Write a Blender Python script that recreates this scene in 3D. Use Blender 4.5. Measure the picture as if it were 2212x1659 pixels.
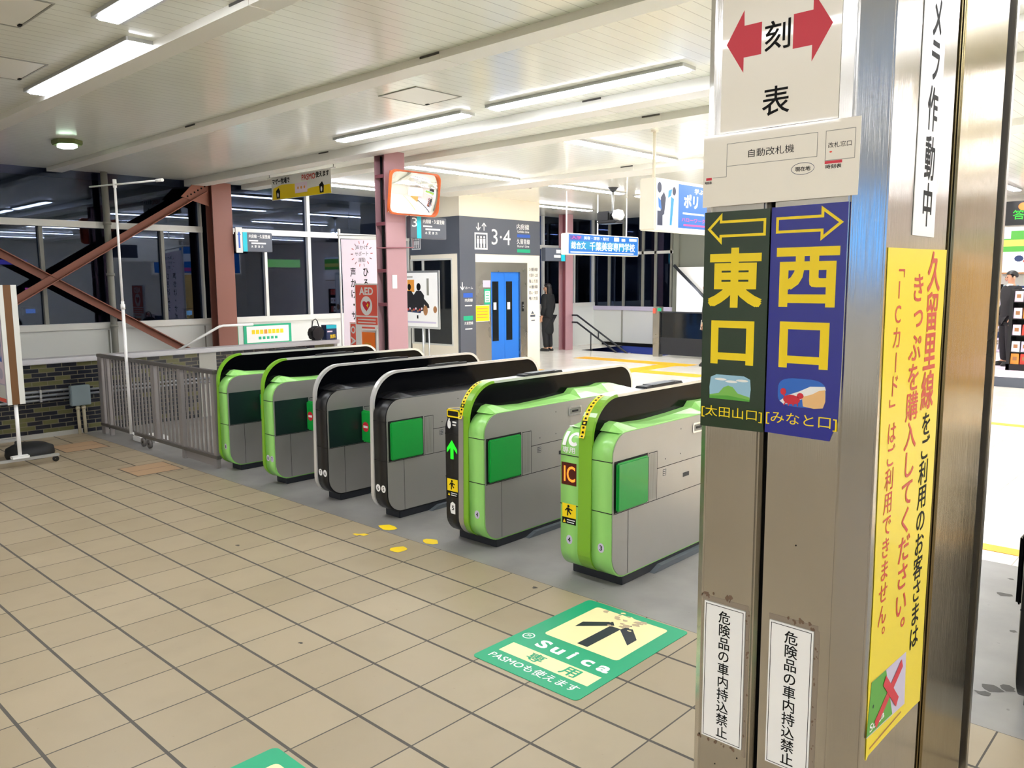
import bpy, bmesh, math, random
from mathutils import Vector, Matrix
random.seed(7)
C = bpy.context.scene.collection
for o in list(bpy.data.objects): bpy.data.objects.remove(o)
sc = bpy.context.scene
V = Vector
PI = math.pi
# ---------------------------------------------------------------- camera, world, exposure
cam_d = bpy.data.cameras.new('camera'); cam = bpy.data.objects.new('camera', cam_d); C.objects.link(cam)
CAMH = 1.6264
yaw, pitch, roll = 2.32128, 0.125588, 0.0063747
fw = V((math.cos(yaw)*math.cos(pitch), math.sin(yaw)*math.cos(pitch), -math.sin(pitch)))
rt = V((math.sin(yaw), -math.cos(yaw), 0)); dn = fw.cross(rt)
r2 = math.cos(roll)*rt + math.sin(roll)*dn; d2 = -math.sin(roll)*rt + math.cos(roll)*dn
m3 = Matrix((r2, -d2, -fw)).transposed()
cam.matrix_world = Matrix.Translation((0, 0, CAMH)) @ m3.to_4x4()
cam_d.sensor_width = 36; cam_d.sensor_fit = 'HORIZONTAL'; cam_d.lens = 1743.78/2212*36
cam_d.clip_start = .02; cam_d.clip_end = 200
sc.camera = cam
w = bpy.data.worlds.new('night'); sc.world = w; w.use_nodes = True
w.node_tree.nodes['Background'].inputs[0].default_value = (.0022, .0028, .005, 1)
w.node_tree.nodes['Background'].inputs[1].default_value = 1.0
vs = sc.view_settings
vs.view_transform = 'Standard'; vs.look = 'None'; vs.gamma = 1; vs.use_curve_mapping = False
vs.exposure = 1.42
sc.cycles.diffuse_bounces = 8
LAMP = 14.0          # radiance of the fluorescent diffusers
LAMP_FAR = 22.0      # the double-tube lamps over the paid area

# ---------------------------------------------------------------- materials
def lin(h):
    h = h.lstrip('#'); c = [int(h[i:i+2], 16)/255 for i in (0, 2, 4)]
    return tuple((x/12.92 if x <= .04045 else ((x+.055)/1.055)**2.4) for x in c) + (1,)
MATS = {}
def mat(name, col, rough=.5, metal=0, emit=0, spec=.5, coat=0, aniso=0):
    if name in MATS: return MATS[name]
    m = bpy.data.materials.new(name); m.use_nodes = True; b = m.node_tree.nodes['Principled BSDF']
    b.inputs['Base Color'].default_value = lin(col); b.inputs['Roughness'].default_value = rough
    b.inputs['Metallic'].default_value = metal; b.inputs['Specular IOR Level'].default_value = spec
    b.inputs['Coat Weight'].default_value = coat
    if emit:
        b.inputs['Emission Color'].default_value = lin(col); b.inputs['Emission Strength'].default_value = emit
    MATS[name] = m; return m
class NT:
    def __init__(s, m): s.t = m.node_tree; s.b = s.t.nodes['Principled BSDF']
    def n(s, ty, **kw):
        x = s.t.nodes.new(ty)
        for k, v in kw.items(): setattr(x, k, v)
        return x
    def l(s, a, b): s.t.links.new(a, b)
    def math(s, op, a, b=None, c=None):
        x = s.n('ShaderNodeMath', operation=op)
        for i, v in enumerate((a, b, c)):
            if v is None: continue
            if isinstance(v, (int, float)): x.inputs[i].default_value = v
            else: s.l(v, x.inputs[i])
        return x.outputs[0]
    def mix(s, f, a, b):
        x = s.n('ShaderNodeMix', data_type='RGBA')
        for i, v in ((0, f), (6, a), (7, b)):
            if isinstance(v, (int, float)): x.inputs[i].default_value = v
            elif isinstance(v, tuple): x.inputs[i].default_value = v
            else: s.l(v, x.inputs[i])
        return x.outputs[2]
    def pos(s):
        g = s.n('ShaderNodeNewGeometry'); return g.outputs['Position']
    def xyz(s):
        x = s.n('ShaderNodeSeparateXYZ'); s.l(s.pos(), x.inputs[0]); return x.outputs
    def noise(s, scale, detail=3, vec=None, rough=.5):
        x = s.n('ShaderNodeTexNoise'); x.inputs['Scale'].default_value = scale
        x.inputs['Detail'].default_value = detail; x.inputs['Roughness'].default_value = rough
        s.l(vec if vec is not None else s.pos(), x.inputs['Vector']); return x.outputs['Fac']
    def scaled(s, v):
        x = s.n('ShaderNodeVectorMath', operation='MULTIPLY'); s.l(s.pos(), x.inputs[0]); x.inputs[1].default_value = v
        return x.outputs[0]
    def ramp(s, f, a, b):   # smooth 0..1 between a and b
        x = s.n('ShaderNodeMapRange'); s.l(f, x.inputs[0]); x.inputs[1].default_value = a; x.inputs[2].default_value = b
        return x.outputs[0]
    def bump(s, h, strength=.2, dist=.01):
        x = s.n('ShaderNodeBump'); x.inputs['Strength'].default_value = strength; x.inputs['Distance'].default_value = dist
        s.l(h, x.inputs['Height']); s.l(x.outputs[0], s.b.inputs['Normal'])
def grid_mask(t, c, off, step, wdt):
    f = t.math('FRACT', t.math('DIVIDE', t.math('SUBTRACT', c, off), step))
    d = t.math('ABSOLUTE', t.math('SUBTRACT', f, .5))
    return t.math('GREATER_THAN', d, .5-wdt/step/2)
def tile_mat(name, c1, c2, grout, ox, oy, sx, sy, wx, wy, rough, dirt=.5, spec=.5):
    m = mat(name, c1, rough, spec=spec); t = NT(m); x, y, z = t.xyz()
    g = t.math('MAXIMUM', grid_mask(t, x, ox, sx, wx), grid_mask(t, y, oy, sy, wy))
    fx = t.math('FLOOR', t.math('DIVIDE', t.math('SUBTRACT', x, ox), sx)); fy = t.math('FLOOR', t.math('DIVIDE', t.math('SUBTRACT', y, oy), sy))
    cv = t.n('ShaderNodeCombineXYZ'); t.l(fx, cv.inputs[0]); t.l(fy, cv.inputs[1])
    wn = t.n('ShaderNodeTexWhiteNoise', noise_dimensions='2D'); t.l(cv.outputs[0], wn.inputs['Vector'])
    col = t.mix(wn.outputs['Value'], lin(c1), lin(c2))
    n = t.noise(5, 5); col = t.mix(t.math('MULTIPLY', t.ramp(n, .5, .75), .25*dirt), col, lin('#807561'))
    sp = t.noise(38, 2); col = t.mix(t.math('MULTIPLY', t.ramp(sp, .73, .77), .5*dirt), col, lin('#6e5c42'))
    gn = t.noise(9, 3); gc = t.mix(gn, lin(grout), lin('#5b574f'))
    col = t.mix(g, col, gc); t.l(col, t.b.inputs['Base Color'])
    t.l(t.math('ADD', t.math('MULTIPLY', g, .4), t.math('ADD', rough-.06, t.math('MULTIPLY', n, .12))), t.b.inputs['Roughness'])
    t.bump(t.math('MULTIPLY', g, -1), .35, .004)
    return m
M = {}
M['tile'] = tile_mat('beige_tile', '#998a70', '#a4957b', '#44413c', -5.090, .8038, .3, .3, .0065, .013, .42)
M['far'] = tile_mat('cream_tile', '#e6e1d6', '#ece8de', '#bcb5a6', -5.0, 5.2, .45, .45, .006, .006, .18, .15)
m = M['strip'] = mat('grey_vinyl', '#84827e', .38); t = NT(m)
n = t.noise(3, 5); n2 = t.noise(24, 3)
col = t.mix(t.ramp(n, .35, .7), lin('#7c7a77'), lin('#8f8d89'))
t.l(t.mix(t.math('MULTIPLY', t.ramp(n2, .70, .76), .6), col, lin('#4c4a46')), t.b.inputs['Base Color'])
# glossy metal ceiling planks running away from the viewer along Y
m = M['ceil'] = mat('ceiling_plank', '#f0eee8', .17, spec=.7); t = NT(m); x, y, z = t.xyz()
g = grid_mask(t, x, 0, .105, .006)
g2 = grid_mask(t, y, 2.5, 1.75, .004)
n = t.noise(1.2, 3)
col = t.mix(t.ramp(n, .3, .7), lin('#ebede2'), lin('#f2f4ea'))
col = t.mix(t.math('MULTIPLY', g, .45), col, lin('#77746c')); t.l(col, t.b.inputs['Base Color'])
wv = t.noise(1, 2, t.scaled((9.5, .5, 1)))
t.bump(t.math('ADD', t.math('MULTIPLY', g, -1), t.math('MULTIPLY', wv, .5)), .25, .004)
M['beam'] = mat('beam_white', '#e9e7df', .35)
M['beamedge'] = mat('beam_slot_dark', '#4a4844', .6)
# brushed steel, hairline vertical
def steel(name, c1, c2, rough, sc_, strength=.12):
    m = mat(name, c1, rough, 1); t = NT(m)
    n = t.noise(1, 3, t.scaled(sc_)); b = t.noise(2.3, 4)
    col = t.mix(t.math('MULTIPLY', b, .8), lin(c1), lin(c2)); t.l(col, t.b.inputs['Base Color'])
    t.l(t.math('ADD', rough-.06, t.math('MULTIPLY', b, .14)), t.b.inputs['Roughness'])
    t.bump(n, strength, .002); return m
M['pillar'] = steel('pillar_steel', '#c6c3bd', '#aaa59d', .15, (420, 420, 2.0), .22)
M['stainrefl'] = steel('stained_tan_reflection_steel', '#a09270', '#6f6036', .17, (420, 420, 2.0), .22)  # stains plus a tan reflection mixed into the steel colour
M['gsteel'] = steel('gate_steel', '#b8b7b3', '#a8a6a0', .36, (6, 3, 300), .10)
M['gsteel'].node_tree.nodes['Principled BSDF'].inputs['Metallic'].default_value = .6
M['steel'] = steel('plain_steel', '#b8b6b0', '#a09c94', .28, (200, 200, 4), .15)
M['chrome'] = mat('chrome', '#dcdcdc', .10, 1)
M['silver'] = mat('silver_rim', '#e6e6e4', .25, .45)
M['alu'] = mat('aluminium', '#c9cbcb', .35, .8)
M['groove'] = mat('black_rubber', '#0d0d0e', .6)
M['blackgloss'] = mat('black_gloss', '#06070a', .12, spec=.12)
M['black'] = mat('black_plastic', '#141416', .35)
M['darkmetal'] = mat('dark_base_metal', '#23262c', .45)
M['rampgrey'] = mat('ramp_grey', '#5d646b', .4)
M['lgreen'] = mat('light_green_plastic', '#97d873', .30, coat=.25)
M['ogreen'] = mat('olive_green_plastic', '#7db42c', .28, coat=.25)
M['flap'] = mat('green_flap', '#13a13f', .32, coat=.3)
M['recess'] = mat('flap_recess_dark_green', '#1c2f2b', .3)
M['white'] = mat('white_paint', '#f7f7f5', .45)
M['cream'] = mat('cream_panel', '#f8f0de', .4)
M['paper'] = mat('sign_paper_cream', '#f5efe1', .22, coat=.5)
M['wpaper'] = mat('white_paper', '#e9eae6', .4)
M['vwhite'] = mat('vinyl_white', '#f4f4f2', .4)
M['ink'] = mat('ink_black', '#0c0c0c', .6, spec=.2)
M['red'] = mat('print_red', '#d3283c', .4)
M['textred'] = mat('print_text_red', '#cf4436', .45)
M['yellowpaper'] = mat('yellow_paper', '#f3dc2c', .38, coat=.1)
M['yellow'] = mat('print_yellow', '#f8d90f', .4)
M['ytape'] = mat('yellow_tape', '#f2cf16', .5)
M['dgreen'] = mat('laminated_dark_green', '#17321b', .22, coat=.4)
M['dblue'] = mat('laminated_blue', '#1a2391', .22, coat=.4)
M['teal'] = mat('mat_green', '#12a071', .45)
M['mcream'] = mat('mat_cream', '#f7e6ad', .5)
M['mink'] = mat('mat_navy', '#1b2630', .5)
M['worn'] = mat('worn_patch', '#bba787', .6)
M['brown'] = mat('red_oxide_paint', '#925f52', .42)
M['brace'] = mat('brown_paint_brace', '#9a604c', .5)
M['pink'] = mat('dusty_pink_paint', '#b38a90', .42)
M['pinkdark'] = mat('dusty_pink_web', '#8a4f58', .45)
M['framedk'] = mat('cover_edge', '#4b443b', .5)
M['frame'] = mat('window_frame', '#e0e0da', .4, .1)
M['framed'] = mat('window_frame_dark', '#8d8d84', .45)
M['panel'] = mat('wall_panel_grey', '#dcdeda', .45)
M['wallw'] = mat('wall_white', '#eeece4', .5)
M['tanreflect'] = mat('tan_reflector', '#c9a35c', .5)
M['wallgrey'] = mat('wall_grey_green', '#82857a', .5)
M['concrete'] = mat('concrete_grey', '#a8a79f', .7)
M['slate'] = mat('slate_grey', '#565b66', .4)
M['cyan'] = mat('sign_cyan', '#12c8dc', .4)
M['doorblue'] = mat('elevator_blue', '#2277dd', .35)
M['lineblue'] = mat('line_blue', '#2f5fc0', .4)
M['linegreen'] = mat('line_green', '#17b183', .4)
M['glassblack'] = mat('dark_glass_panel', '#10151b', .08)
M['pinkcloth'] = mat('pale_pink_cloth', '#faeaf7', .6)
t = NT(M['pinkcloth']); _o = t.t.nodes['Material Output']; _tr = t.n('ShaderNodeBsdfTranslucent'); _tr.inputs[0].default_value = lin('#fbeefa'); _mx = t.n('ShaderNodeMixShader'); _mx.inputs[0].default_value = .5
t.l(t.b.outputs[0], _mx.inputs[1]); t.l(_tr.outputs[0], _mx.inputs[2]); t.l(_mx.outputs[0], _o.inputs[0])
M['pinkprint'] = mat('pale_pink_print', '#f1dfee', .5)
M['orange'] = mat('orange_rim', '#e0703a', .35)
M['mirror'] = mat('mirror_silver', '#f2f4f4', .02, 1)
M['aedred'] = mat('aed_red', '#f56653', .4)
M['aedorange'] = mat('aed_orange', '#fb7f2a', .4)
M['stonegrey'] = mat('barrier_grey', '#989390', .4, .25)
M['barrierdark'] = mat('barrier_rail', '#6b6763', .4, .4)
M['conduit'] = mat('conduit_grey', '#8b8f93', .4, .4)
M['boxgrey'] = mat('junction_box_grey', '#87979b', .5)
M['pipecream'] = mat('pipe_cream', '#c8c0a4', .5)
M['wood'] = mat('brown_wood', '#6f4a26', .5)
M['skin'] = mat('skin', '#d9a585', .5)
M['hair'] = mat('hair_black', '#15110f', .5)
M['suit'] = mat('black_suit', '#17171c', .7)
M['coat'] = mat('black_coat', '#121417', .8)
M['trousers'] = mat('beige_trousers', '#c9bfae', .7)
M['shoe'] = mat('black_shoe', '#0c0c0d', .4)
M['navy'] = mat('navy_print', '#22365f', .5)
M['brownprint'] = mat('brown_print', '#a8764a', .5)
M['orangeprint'] = mat('orange_print', '#e39a3b', .5)
M['skyprint'] = mat('sky_print', '#9cc7de', .4)
M['hillprint'] = mat('hill_print', '#7fbf56', .4)
M['sandprint'] = mat('sand_print', '#f0c184', .4)
M['seaprint'] = mat('sea_print', '#2c6bc9', .4)
M['stairblue'] = mat('stair_blue', '#3d4fa0', .5)
M['tactile'] = mat('tactile_yellow', '#eeae12', .5)
M['lilac'] = mat('lilac_print', '#cdc6dd', .4)
M['cardgreen'] = mat('card_green', '#57a83c', .4)
def glass(name, tint, boost=1.5):
    m = bpy.data.materials.new(name); m.use_nodes = True; t = m.node_tree; t.nodes.clear()
    o = t.nodes.new('ShaderNodeOutputMaterial'); mx = t.nodes.new('ShaderNodeMixShader')
    tr = t.nodes.new('ShaderNodeBsdfTransparent'); tr.inputs[0].default_value = lin(tint)
    gl = t.nodes.new('ShaderNodeBsdfGlossy'); gl.inputs['Roughness'].default_value = .012; gl.inputs[0].default_value = (.62, .74, 1, 1)
    fr = t.nodes.new('ShaderNodeFresnel'); fr.inputs[0].default_value = 1.5
    mu = t.nodes.new('ShaderNodeMath'); mu.operation = 'MULTIPLY'; mu.inputs[1].default_value = boost; mu.use_clamp = True
    t.links.new(fr.outputs[0], mu.inputs[0]); t.links.new(mu.outputs[0], mx.inputs[0])
    t.links.new(tr.outputs[0], mx.inputs[1]); t.links.new(gl.outputs[0], mx.inputs[2]); t.links.new(mx.outputs[0], o.inputs[0])
    return m
M['glass'] = glass('window_glass', '#b0b8c8', 1.25)
M['clearglass'] = glass('clear_plastic', '#f4f6f6', 1.0)
def lamp_mat(name, col, s):
    m = mat(name, col, .3, emit=s); m.node_tree.nodes['Principled BSDF'].inputs['Base Color'].default_value = (.01, .01, .01, 1); return m
M['lamp'] = lamp_mat('lamp_diffuser', '#f4f7ff', LAMP)
M['lampfar'] = lamp_mat('lamp_diffuser_far', '#f8f9ff', LAMP_FAR)
M['exitlamp'] = lamp_mat('greenish_lamp', '#dcffe0', 3.2)
M['led_green'] = lamp_mat('led_green', '#18f020', .55)
M['led_orange'] = lamp_mat('led_orange', '#ff7a22', .9)
M['led_dark'] = mat('led_panel_dark', '#3a0806', .3, emit=.25)
M['ad_blue'] = lamp_mat('lit_blue', '#1877d0', 0.50)
M['ad_board'] = lamp_mat('lit_board', '#4f9ff0', 1.3)
M['ad_cyan'] = lamp_mat('lit_cyan', '#12a9dc', 0.41)
M['ad_white'] = lamp_mat('lit_white', '#f2f6ff', 0.50)
M['ad_pink'] = lamp_mat('lit_pink', '#f45ab4', 0.41)
M['ad_navy'] = lamp_mat('lit_navy', '#26345c', 0.27)
M['ad_purple'] = lamp_mat('lit_purple', '#6a5cc8', 0.32)
M['ad_red'] = lamp_mat('lit_red', '#ff4d5c', 0.99)
M['ad_green'] = lamp_mat('lit_green', '#63c94a', 0.45)
M['ad_yellow'] = lamp_mat('lit_yellow', '#f4ee6e', 0.45)
M['outhaze'] = mat('far_window_backdrop', '#6d7690', .8)
M['outwall'] = mat('outside_wall', '#1d1f24', .8)
M['coping'] = mat('stone_coping', '#c6c5c8', .35)
M['shopwhite'] = mat('shop_white', '#f3efe8', .4)
# mosaic wall: dark navy and olive glazed bricks
m = M['mosaic'] = mat('mosaic_brick', '#22252f', .25); t = NT(m); x, y, z = t.xyz()
cb = t.n('ShaderNodeCombineXYZ'); t.l(t.math('ADD', x, y), cb.inputs[0]); t.l(z, cb.inputs[1])
br = t.n('ShaderNodeTexBrick'); t.l(cb.outputs[0], br.inputs['Vector'])
br.inputs['Scale'].default_value = 1; br.inputs['Brick Width'].default_value = .152; br.inputs['Row Height'].default_value = .0465
br.inputs['Mortar Size'].default_value = .0035; br.inputs['Mortar Smooth'].default_value = 0; br.inputs['Bias'].default_value = 0
br.inputs['Color1'].default_value = (0, 0, 0, 1); br.inputs['Color2'].default_value = (1, 1, 1, 1)
st = t.math('GREATER_THAN', br.outputs['Color'], .79)
col = t.mix(st, lin('#171a28'), lin('#62613c'))
col = t.mix(t.math('MULTIPLY', t.noise(14, 2), .35), col, lin('#2b2b22'))
t.l(t.mix(br.outputs['Fac'], col, lin('#6f6a58')), t.b.inputs['Base Color'])

# ---------------------------------------------------------------- mesh helpers
class MB:
    def __init__(s): s.v = []; s.f = []; s.m = []; s.mats = []; s.sm = []
    def add(s, vs_, fs, mt, smooth=False):
        mt = M[mt] if isinstance(mt, str) else mt
        if mt not in s.mats: s.mats.append(mt)
        k = s.mats.index(mt); b = len(s.v)
        s.v += [V(p) for p in vs_]
        for f in fs: s.f.append([b+i for i in f]); s.m.append(k); s.sm.append(smooth)
        return s
    def box(s, x0, x1, y0, y1, z0, z1, mt):
        vs_ = [(x, y, z) for x in (x0, x1) for y in (y0, y1) for z in (z0, z1)]
        return s.add(vs_, [(0, 1, 3, 2), (4, 6, 7, 5), (0, 4, 5, 1), (2, 3, 7, 6), (0, 2, 6, 4), (1, 5, 7, 3)], mt)
    def obox(s, c, ax, ay, az, mt):     # oriented box from centre and half-axis vectors
        c, ax, ay, az = V(c), V(ax), V(ay), V(az)
        vs_ = [c+i*ax+j*ay+k*az for i in (-1, 1) for j in (-1, 1) for k in (-1, 1)]
        return s.add(vs_, [(0, 1, 3, 2), (4, 6, 7, 5), (0, 4, 5, 1), (2, 3, 7, 6), (0, 2, 6, 4), (1, 5, 7, 3)], mt)
    def prism(s, pts, fn, a0, a1, mt, side=None, smooth=False):   # pts 2-D outline, fn(u,v,a)->xyz
        n = len(pts); vs_ = [fn(u, v, a0) for u, v in pts]+[fn(u, v, a1) for u, v in pts]
        s.add(vs_, [list(range(n))[::-1], list(range(n, 2*n))], mt)
        return s.add(vs_, [(i, (i+1) % n, n+(i+1) % n, n+i) for i in range(n)], side or mt, smooth)
    def ring(s, outer, inner, fn, a0, a1, mt):
        n = len(outer); vs_ = [fn(u, v, a) for a in (a0, a1) for pl in (outer, inner) for u, v in pl]
        fs = []
        for i in range(n):
            j = (i+1) % n
            fs += [(i, j, n+j, n+i), (2*n+j, 2*n+i, 3*n+i, 3*n+j), (j, i, 2*n+i, 2*n+j), (n+i, n+j, 3*n+j, 3*n+i)]
        return s.add(vs_, fs, mt)
    def tube(s, pts, r, mt, n=10, caps=True):
        pts = [V(p) for p in pts]; rings = []; prev = None
        for i, p in enumerate(pts):
            d = (pts[min(i+1, len(pts)-1)]-pts[max(i-1, 0)]).normalized()
            if prev is None: a = d.orthogonal().normalized()
            else: a = (prev-d*prev.dot(d)).normalized()
            prev = a; b = d.cross(a); rr = r[i] if isinstance(r, (list, tuple)) else r
            rings.append([p+rr*(math.cos(q)*a+math.sin(q)*b) for q in (2*math.pi*k/n for k in range(n))])
        vs_ = [p for rg in rings for p in rg]; fs = []
        for i in range(len(rings)-1):
            for k in range(n): fs.append((i*n+k, i*n+(k+1) % n, (i+1)*n+(k+1) % n, (i+1)*n+k))
        s.add(vs_, fs, mt, True)
        if caps: s.add(rings[0]+rings[-1], [list(range(n))[::-1], list(range(n, 2*n))], mt)
        return s
    def lathe(s, c, prof, mt, n=20, axis=(0, 0, 1)):
        ax = V(axis).normalized(); a = ax.orthogonal().normalized(); b = ax.cross(a); c = V(c)
        vs_ = [c+h*ax+r*(math.cos(2*math.pi*k/n)*a+math.sin(2*math.pi*k/n)*b) for r, h in prof for k in range(n)]
        fs = [(i*n+k, i*n+(k+1) % n, (i+1)*n+(k+1) % n, (i+1)*n+k) for i in range(len(prof)-1) for k in range(n)]
        return s.add(vs_, fs, mt, True)
    # decals on a frame F=(origin,u,v,n)
    def poly(s, F, pts, mt, eps=.0008):
        o, u, v, n = F
        ar = sum(pts[i][0]*pts[(i+1) % len(pts)][1]-pts[(i+1) % len(pts)][0]*pts[i][1] for i in range(len(pts)))
        if ar < 0: pts = pts[::-1]
        return s.add([o+a*u+b*v+eps*n for a, b in pts], [list(range(len(pts)))], mt)
    def rect(s, F, u0, v0, u1, v1, mt, eps=.0008): return s.poly(F, [(u0, v0), (u1, v0), (u1, v1), (u0, v1)], mt, eps)
    def ell(s, F, u, v, a, b, mt, eps=.0008, n=24):
        return s.poly(F, [(u+a*math.cos(2*math.pi*k/n), v+b*math.sin(2*math.pi*k/n)) for k in range(n)], mt, eps)
    def outline(s, F, pts, wd, mt, eps=.0008):   # stroke a closed polygon
        n = len(pts); P = [V((a, b)) for a, b in pts]
        ar = sum(P[i].x*P[(i+1) % n].y-P[(i+1) % n].x*P[i].y for i in range(n))
        if ar < 0: P = P[::-1]
        inn = []
        for i in range(n):
            d1 = (P[i]-P[i-1]).normalized(); d2_ = (P[(i+1) % n]-P[i]).normalized()
            n1 = V((-d1.y, d1.x)); n2_ = V((-d2_.y, d2_.x)); bi = (n1+n2_).normalized()
            inn.append(P[i]+bi*wd/max(.35, bi.dot(n1)))
        o, u, v, nn = F; vs_ = [o+p.x*u+p.y*v+eps*nn for p in P+inn]
        return s.add(vs_, [(i, (i+1) % n, n+(i+1) % n, n+i) for i in range(n)], mt)
    def line(s, F, p, q, wd, mt, eps=.0008):
        p, q = V(p), V(q); d = (q-p).normalized(); nn = V((-d.y, d.x))*wd/2
        return s.poly(F, [tuple(p-nn), tuple(q-nn), tuple(q+nn), tuple(p+nn)], mt, eps)
    def text(s, F, txt, u, v, wd, ht, mt, bold=0, eps=.0012, rot=0, shear=0):
        """fit the lettering of txt in the box (u,v)-(u+wd,v+ht)"""
        vs_, fs, (x0, y0, x1, y1) = glyph(txt, bold)
        o, uu, vv, nn = F; out = []
        c, sn = math.cos(rot), math.sin(rot)
        for x, y, *q in vs_:
            lift = 3e-5*q[0] if q else 0
            a = (x-x0)/(x1-x0)-.5; b = (y-y0)/(y1-y0)-.5
            a, b = a*wd, b*ht; a += shear*b
            a, b = a*c-b*sn, a*sn+b*c
            out.append(o+(u+wd/2+a)*uu+(v+ht/2+b)*vv+(eps+lift)*nn)
        return s.add(out, fs, mt)
    def char(s, F, ch, u, v, sx, sy, mt, bold=0, eps=.0012, rot=0):
        """one character on an em square centred at u,v"""
        vs_, fs, bb = glyph(ch, bold); o, uu, vv, nn = F; e = EM; out = []
        cx = (bb[0]+bb[2])/2 if ch.isascii() else e/2
        c, sn = math.cos(rot), math.sin(rot)
        for x, y, *q in vs_:
            lift = 3e-5*q[0] if q else 0
            a, b = (x-cx)/e, (y-.34)/e
            a, b = a*c-b*sn, a*sn+b*c
            out.append(o+(u+a*sx)*uu+(v+b*sy)*vv+(eps+lift)*nn)
        return s.add(out, fs, mt)
    def vtext(s, F, txt, u, vtop, sx, sy, pitch, mts, bold=0, eps=.0012):
        for i, ch in enumerate(txt):
            mt = mts[i] if isinstance(mts, list) else mts
            rot = -math.pi/2 if ch in '「」ー（）' else 0
            uu, vv = u, vtop-(i+.5)*pitch
            if ch == '。': uu += sx*.55; vv += sy*.5
            if ch in 'っ': uu += sx*.12; vv += sy*.1
            s.char(F, ch, uu, vv, sx, sy, mt, bold, eps, rot)
        return s
    def build(s, name, parent=None, bevel=0, seg=2, loc=None):
        me = bpy.data.meshes.new(name)
        if parent is not None: org = V(parent.matrix_world.translation) if parent.parent is None else V(parent['_org'])
        elif loc is not None: org = V(loc)
        else:
            xs = [p.x for p in s.v]; ys = [p.y for p in s.v]; zs = [p.z for p in s.v]
            org = V(((min(xs)+max(xs))/2, (min(ys)+max(ys))/2, min(zs)))
        me.from_pydata([p-org for p in s.v], [], s.f)
        for mt in s.mats: me.materials.append(mt)
        me.polygons.foreach_set('material_index', s.m); me.polygons.foreach_set('use_smooth', s.sm)
        bm = bmesh.new(); bm.from_mesh(me); bmesh.ops.remove_doubles(bm, verts=bm.verts, dist=1e-6)
        if bevel:
            ed = [e for e in bm.edges if len(e.link_faces) == 2 and e.calc_face_angle(0) > .5]
            bmesh.ops.bevel(bm, geom=ed, offset=bevel, segments=seg, affect='EDGES', clamp_overlap=True)
        bm.to_mesh(me); bm.free(); me.update()
        o = bpy.data.objects.new(name, me); C.objects.link(o)
        if parent is not None:
            o.parent = parent
            if parent.parent is not None: o.location = (0, 0, 0)
            ORG[o.name] = org
        else: o.location = org; ORG[o.name] = org; o.matrix_world = Matrix.Translation(org)
        if parent is None: o['_org'] = org[:]
        else: o['_org'] = org[:]
        return o
ORG = {}
GC = {}
def glyph_raw(txt, off):
    c = bpy.data.curves.new('glyph', 'FONT'); c.body = txt; c.size = 1; c.offset = off; c.resolution_u = 3; c.fill_mode = 'FRONT'
    o = bpy.data.objects.new('glyph', c); C.objects.link(o); bpy.context.view_layer.update()
    me = o.to_mesh(); vs_ = [(p.co.x, p.co.y) for p in me.vertices]; fs = [tuple(p.vertices) for p in me.polygons]; area = sum(p.area for p in me.polygons)
    out = []
    for f in fs:
        a = sum(vs_[f[i]][0]*vs_[f[(i+1) % len(f)]][1]-vs_[f[(i+1) % len(f)]][0]*vs_[f[i]][1] for i in range(len(f)))
        out.append(f if a >= 0 else f[::-1])
    o.to_mesh_clear(); bpy.data.objects.remove(o); bpy.data.curves.remove(c)
    return vs_, out, area
def glyph(txt, bold):
    k = (txt, bold)
    if k in GC: return GC[k]
    v0, f0, a0 = glyph_raw(txt, 0); vs_, out = v0, f0
    if bold:
        v1, f1, a1 = glyph_raw(txt, bold); slope = (glyph_raw(txt, .003)[2]-a0)/.003
        if slope > 1 and a1 > a0+.88*slope*bold and txt.isascii(): vs_, out = v1, f1
        else:                                             # overlapping contours: thicken with shifted copies instead
            vs_, out = [], []
            for q in range(9):
                dx, dy = (0, 0) if q == 8 else tuple(bold*.92*c for c in ((1, 0), (1, 1), (0, 1), (-1, 1), (-1, 0), (-1, -1), (0, -1), (1, -1))[q])
                n = len(vs_); vs_ += [(x+dx, y+dy, q) for x, y in v0]; out += [tuple(i+n for i in f) for f in f0]
    bb = (min(p[0] for p in vs_), min(p[1] for p in vs_), max(p[0] for p in vs_), max(p[1] for p in vs_)) if vs_ else (0, 0, 1, 1)
    GC[k] = (vs_, out, bb); return GC[k]
_a = glyph('口口', 0)[2]; _b = glyph('口', 0)[2]; EM = _a[2]-_b[2]
def thing(name, loc, label, cat, group=None):
    o = bpy.data.objects.new(name, None); C.objects.link(o); o.location = loc; o.matrix_world = Matrix.Translation(loc)
    o.empty_display_size = .1; return tag(o, label, cat, group)
def tag(o, label, cat, group=None):
    o['label'] = label; o['category'] = cat
    if group: o['group'] = group
    return o
def lab(o, label): o['label'] = label; return o
def struct(o): o['kind'] = 'structure'; return o
FX = lambda x: (V((x, 0, 0)), V((0, 1, 0)), V((0, 0, 1)), V((1, 0, 0)))     # plane X=x facing +X; u=Y, v=Z
FY = lambda y: (V((0, y, 0)), V((1, 0, 0)), V((0, 0, 1)), V((0, -1, 0)))    # plane Y=y facing -Y; u=X, v=Z
FZ = lambda z: (V((0, 0, z)), V((1, 0, 0)), V((0, 1, 0)), V((0, 0, 1)))
def arc(cx, cy, r, a0, a1, n=8): return [(cx+r*math.cos(a0+(a1-a0)*k/n), cy+r*math.sin(a0+(a1-a0)*k/n)) for k in range(n+1)]
PI = math.pi
def rrect(u0, v0, u1, v1, r, n=6):
    return arc(u1-r, v0+r, r, -PI/2, 0, n)+arc(u1-r, v1-r, r, 0, PI/2, n)+arc(u0+r, v1-r, r, PI/2, PI, n)+arc(u0+r, v0+r, r, PI, 3*PI/2, n)

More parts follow.
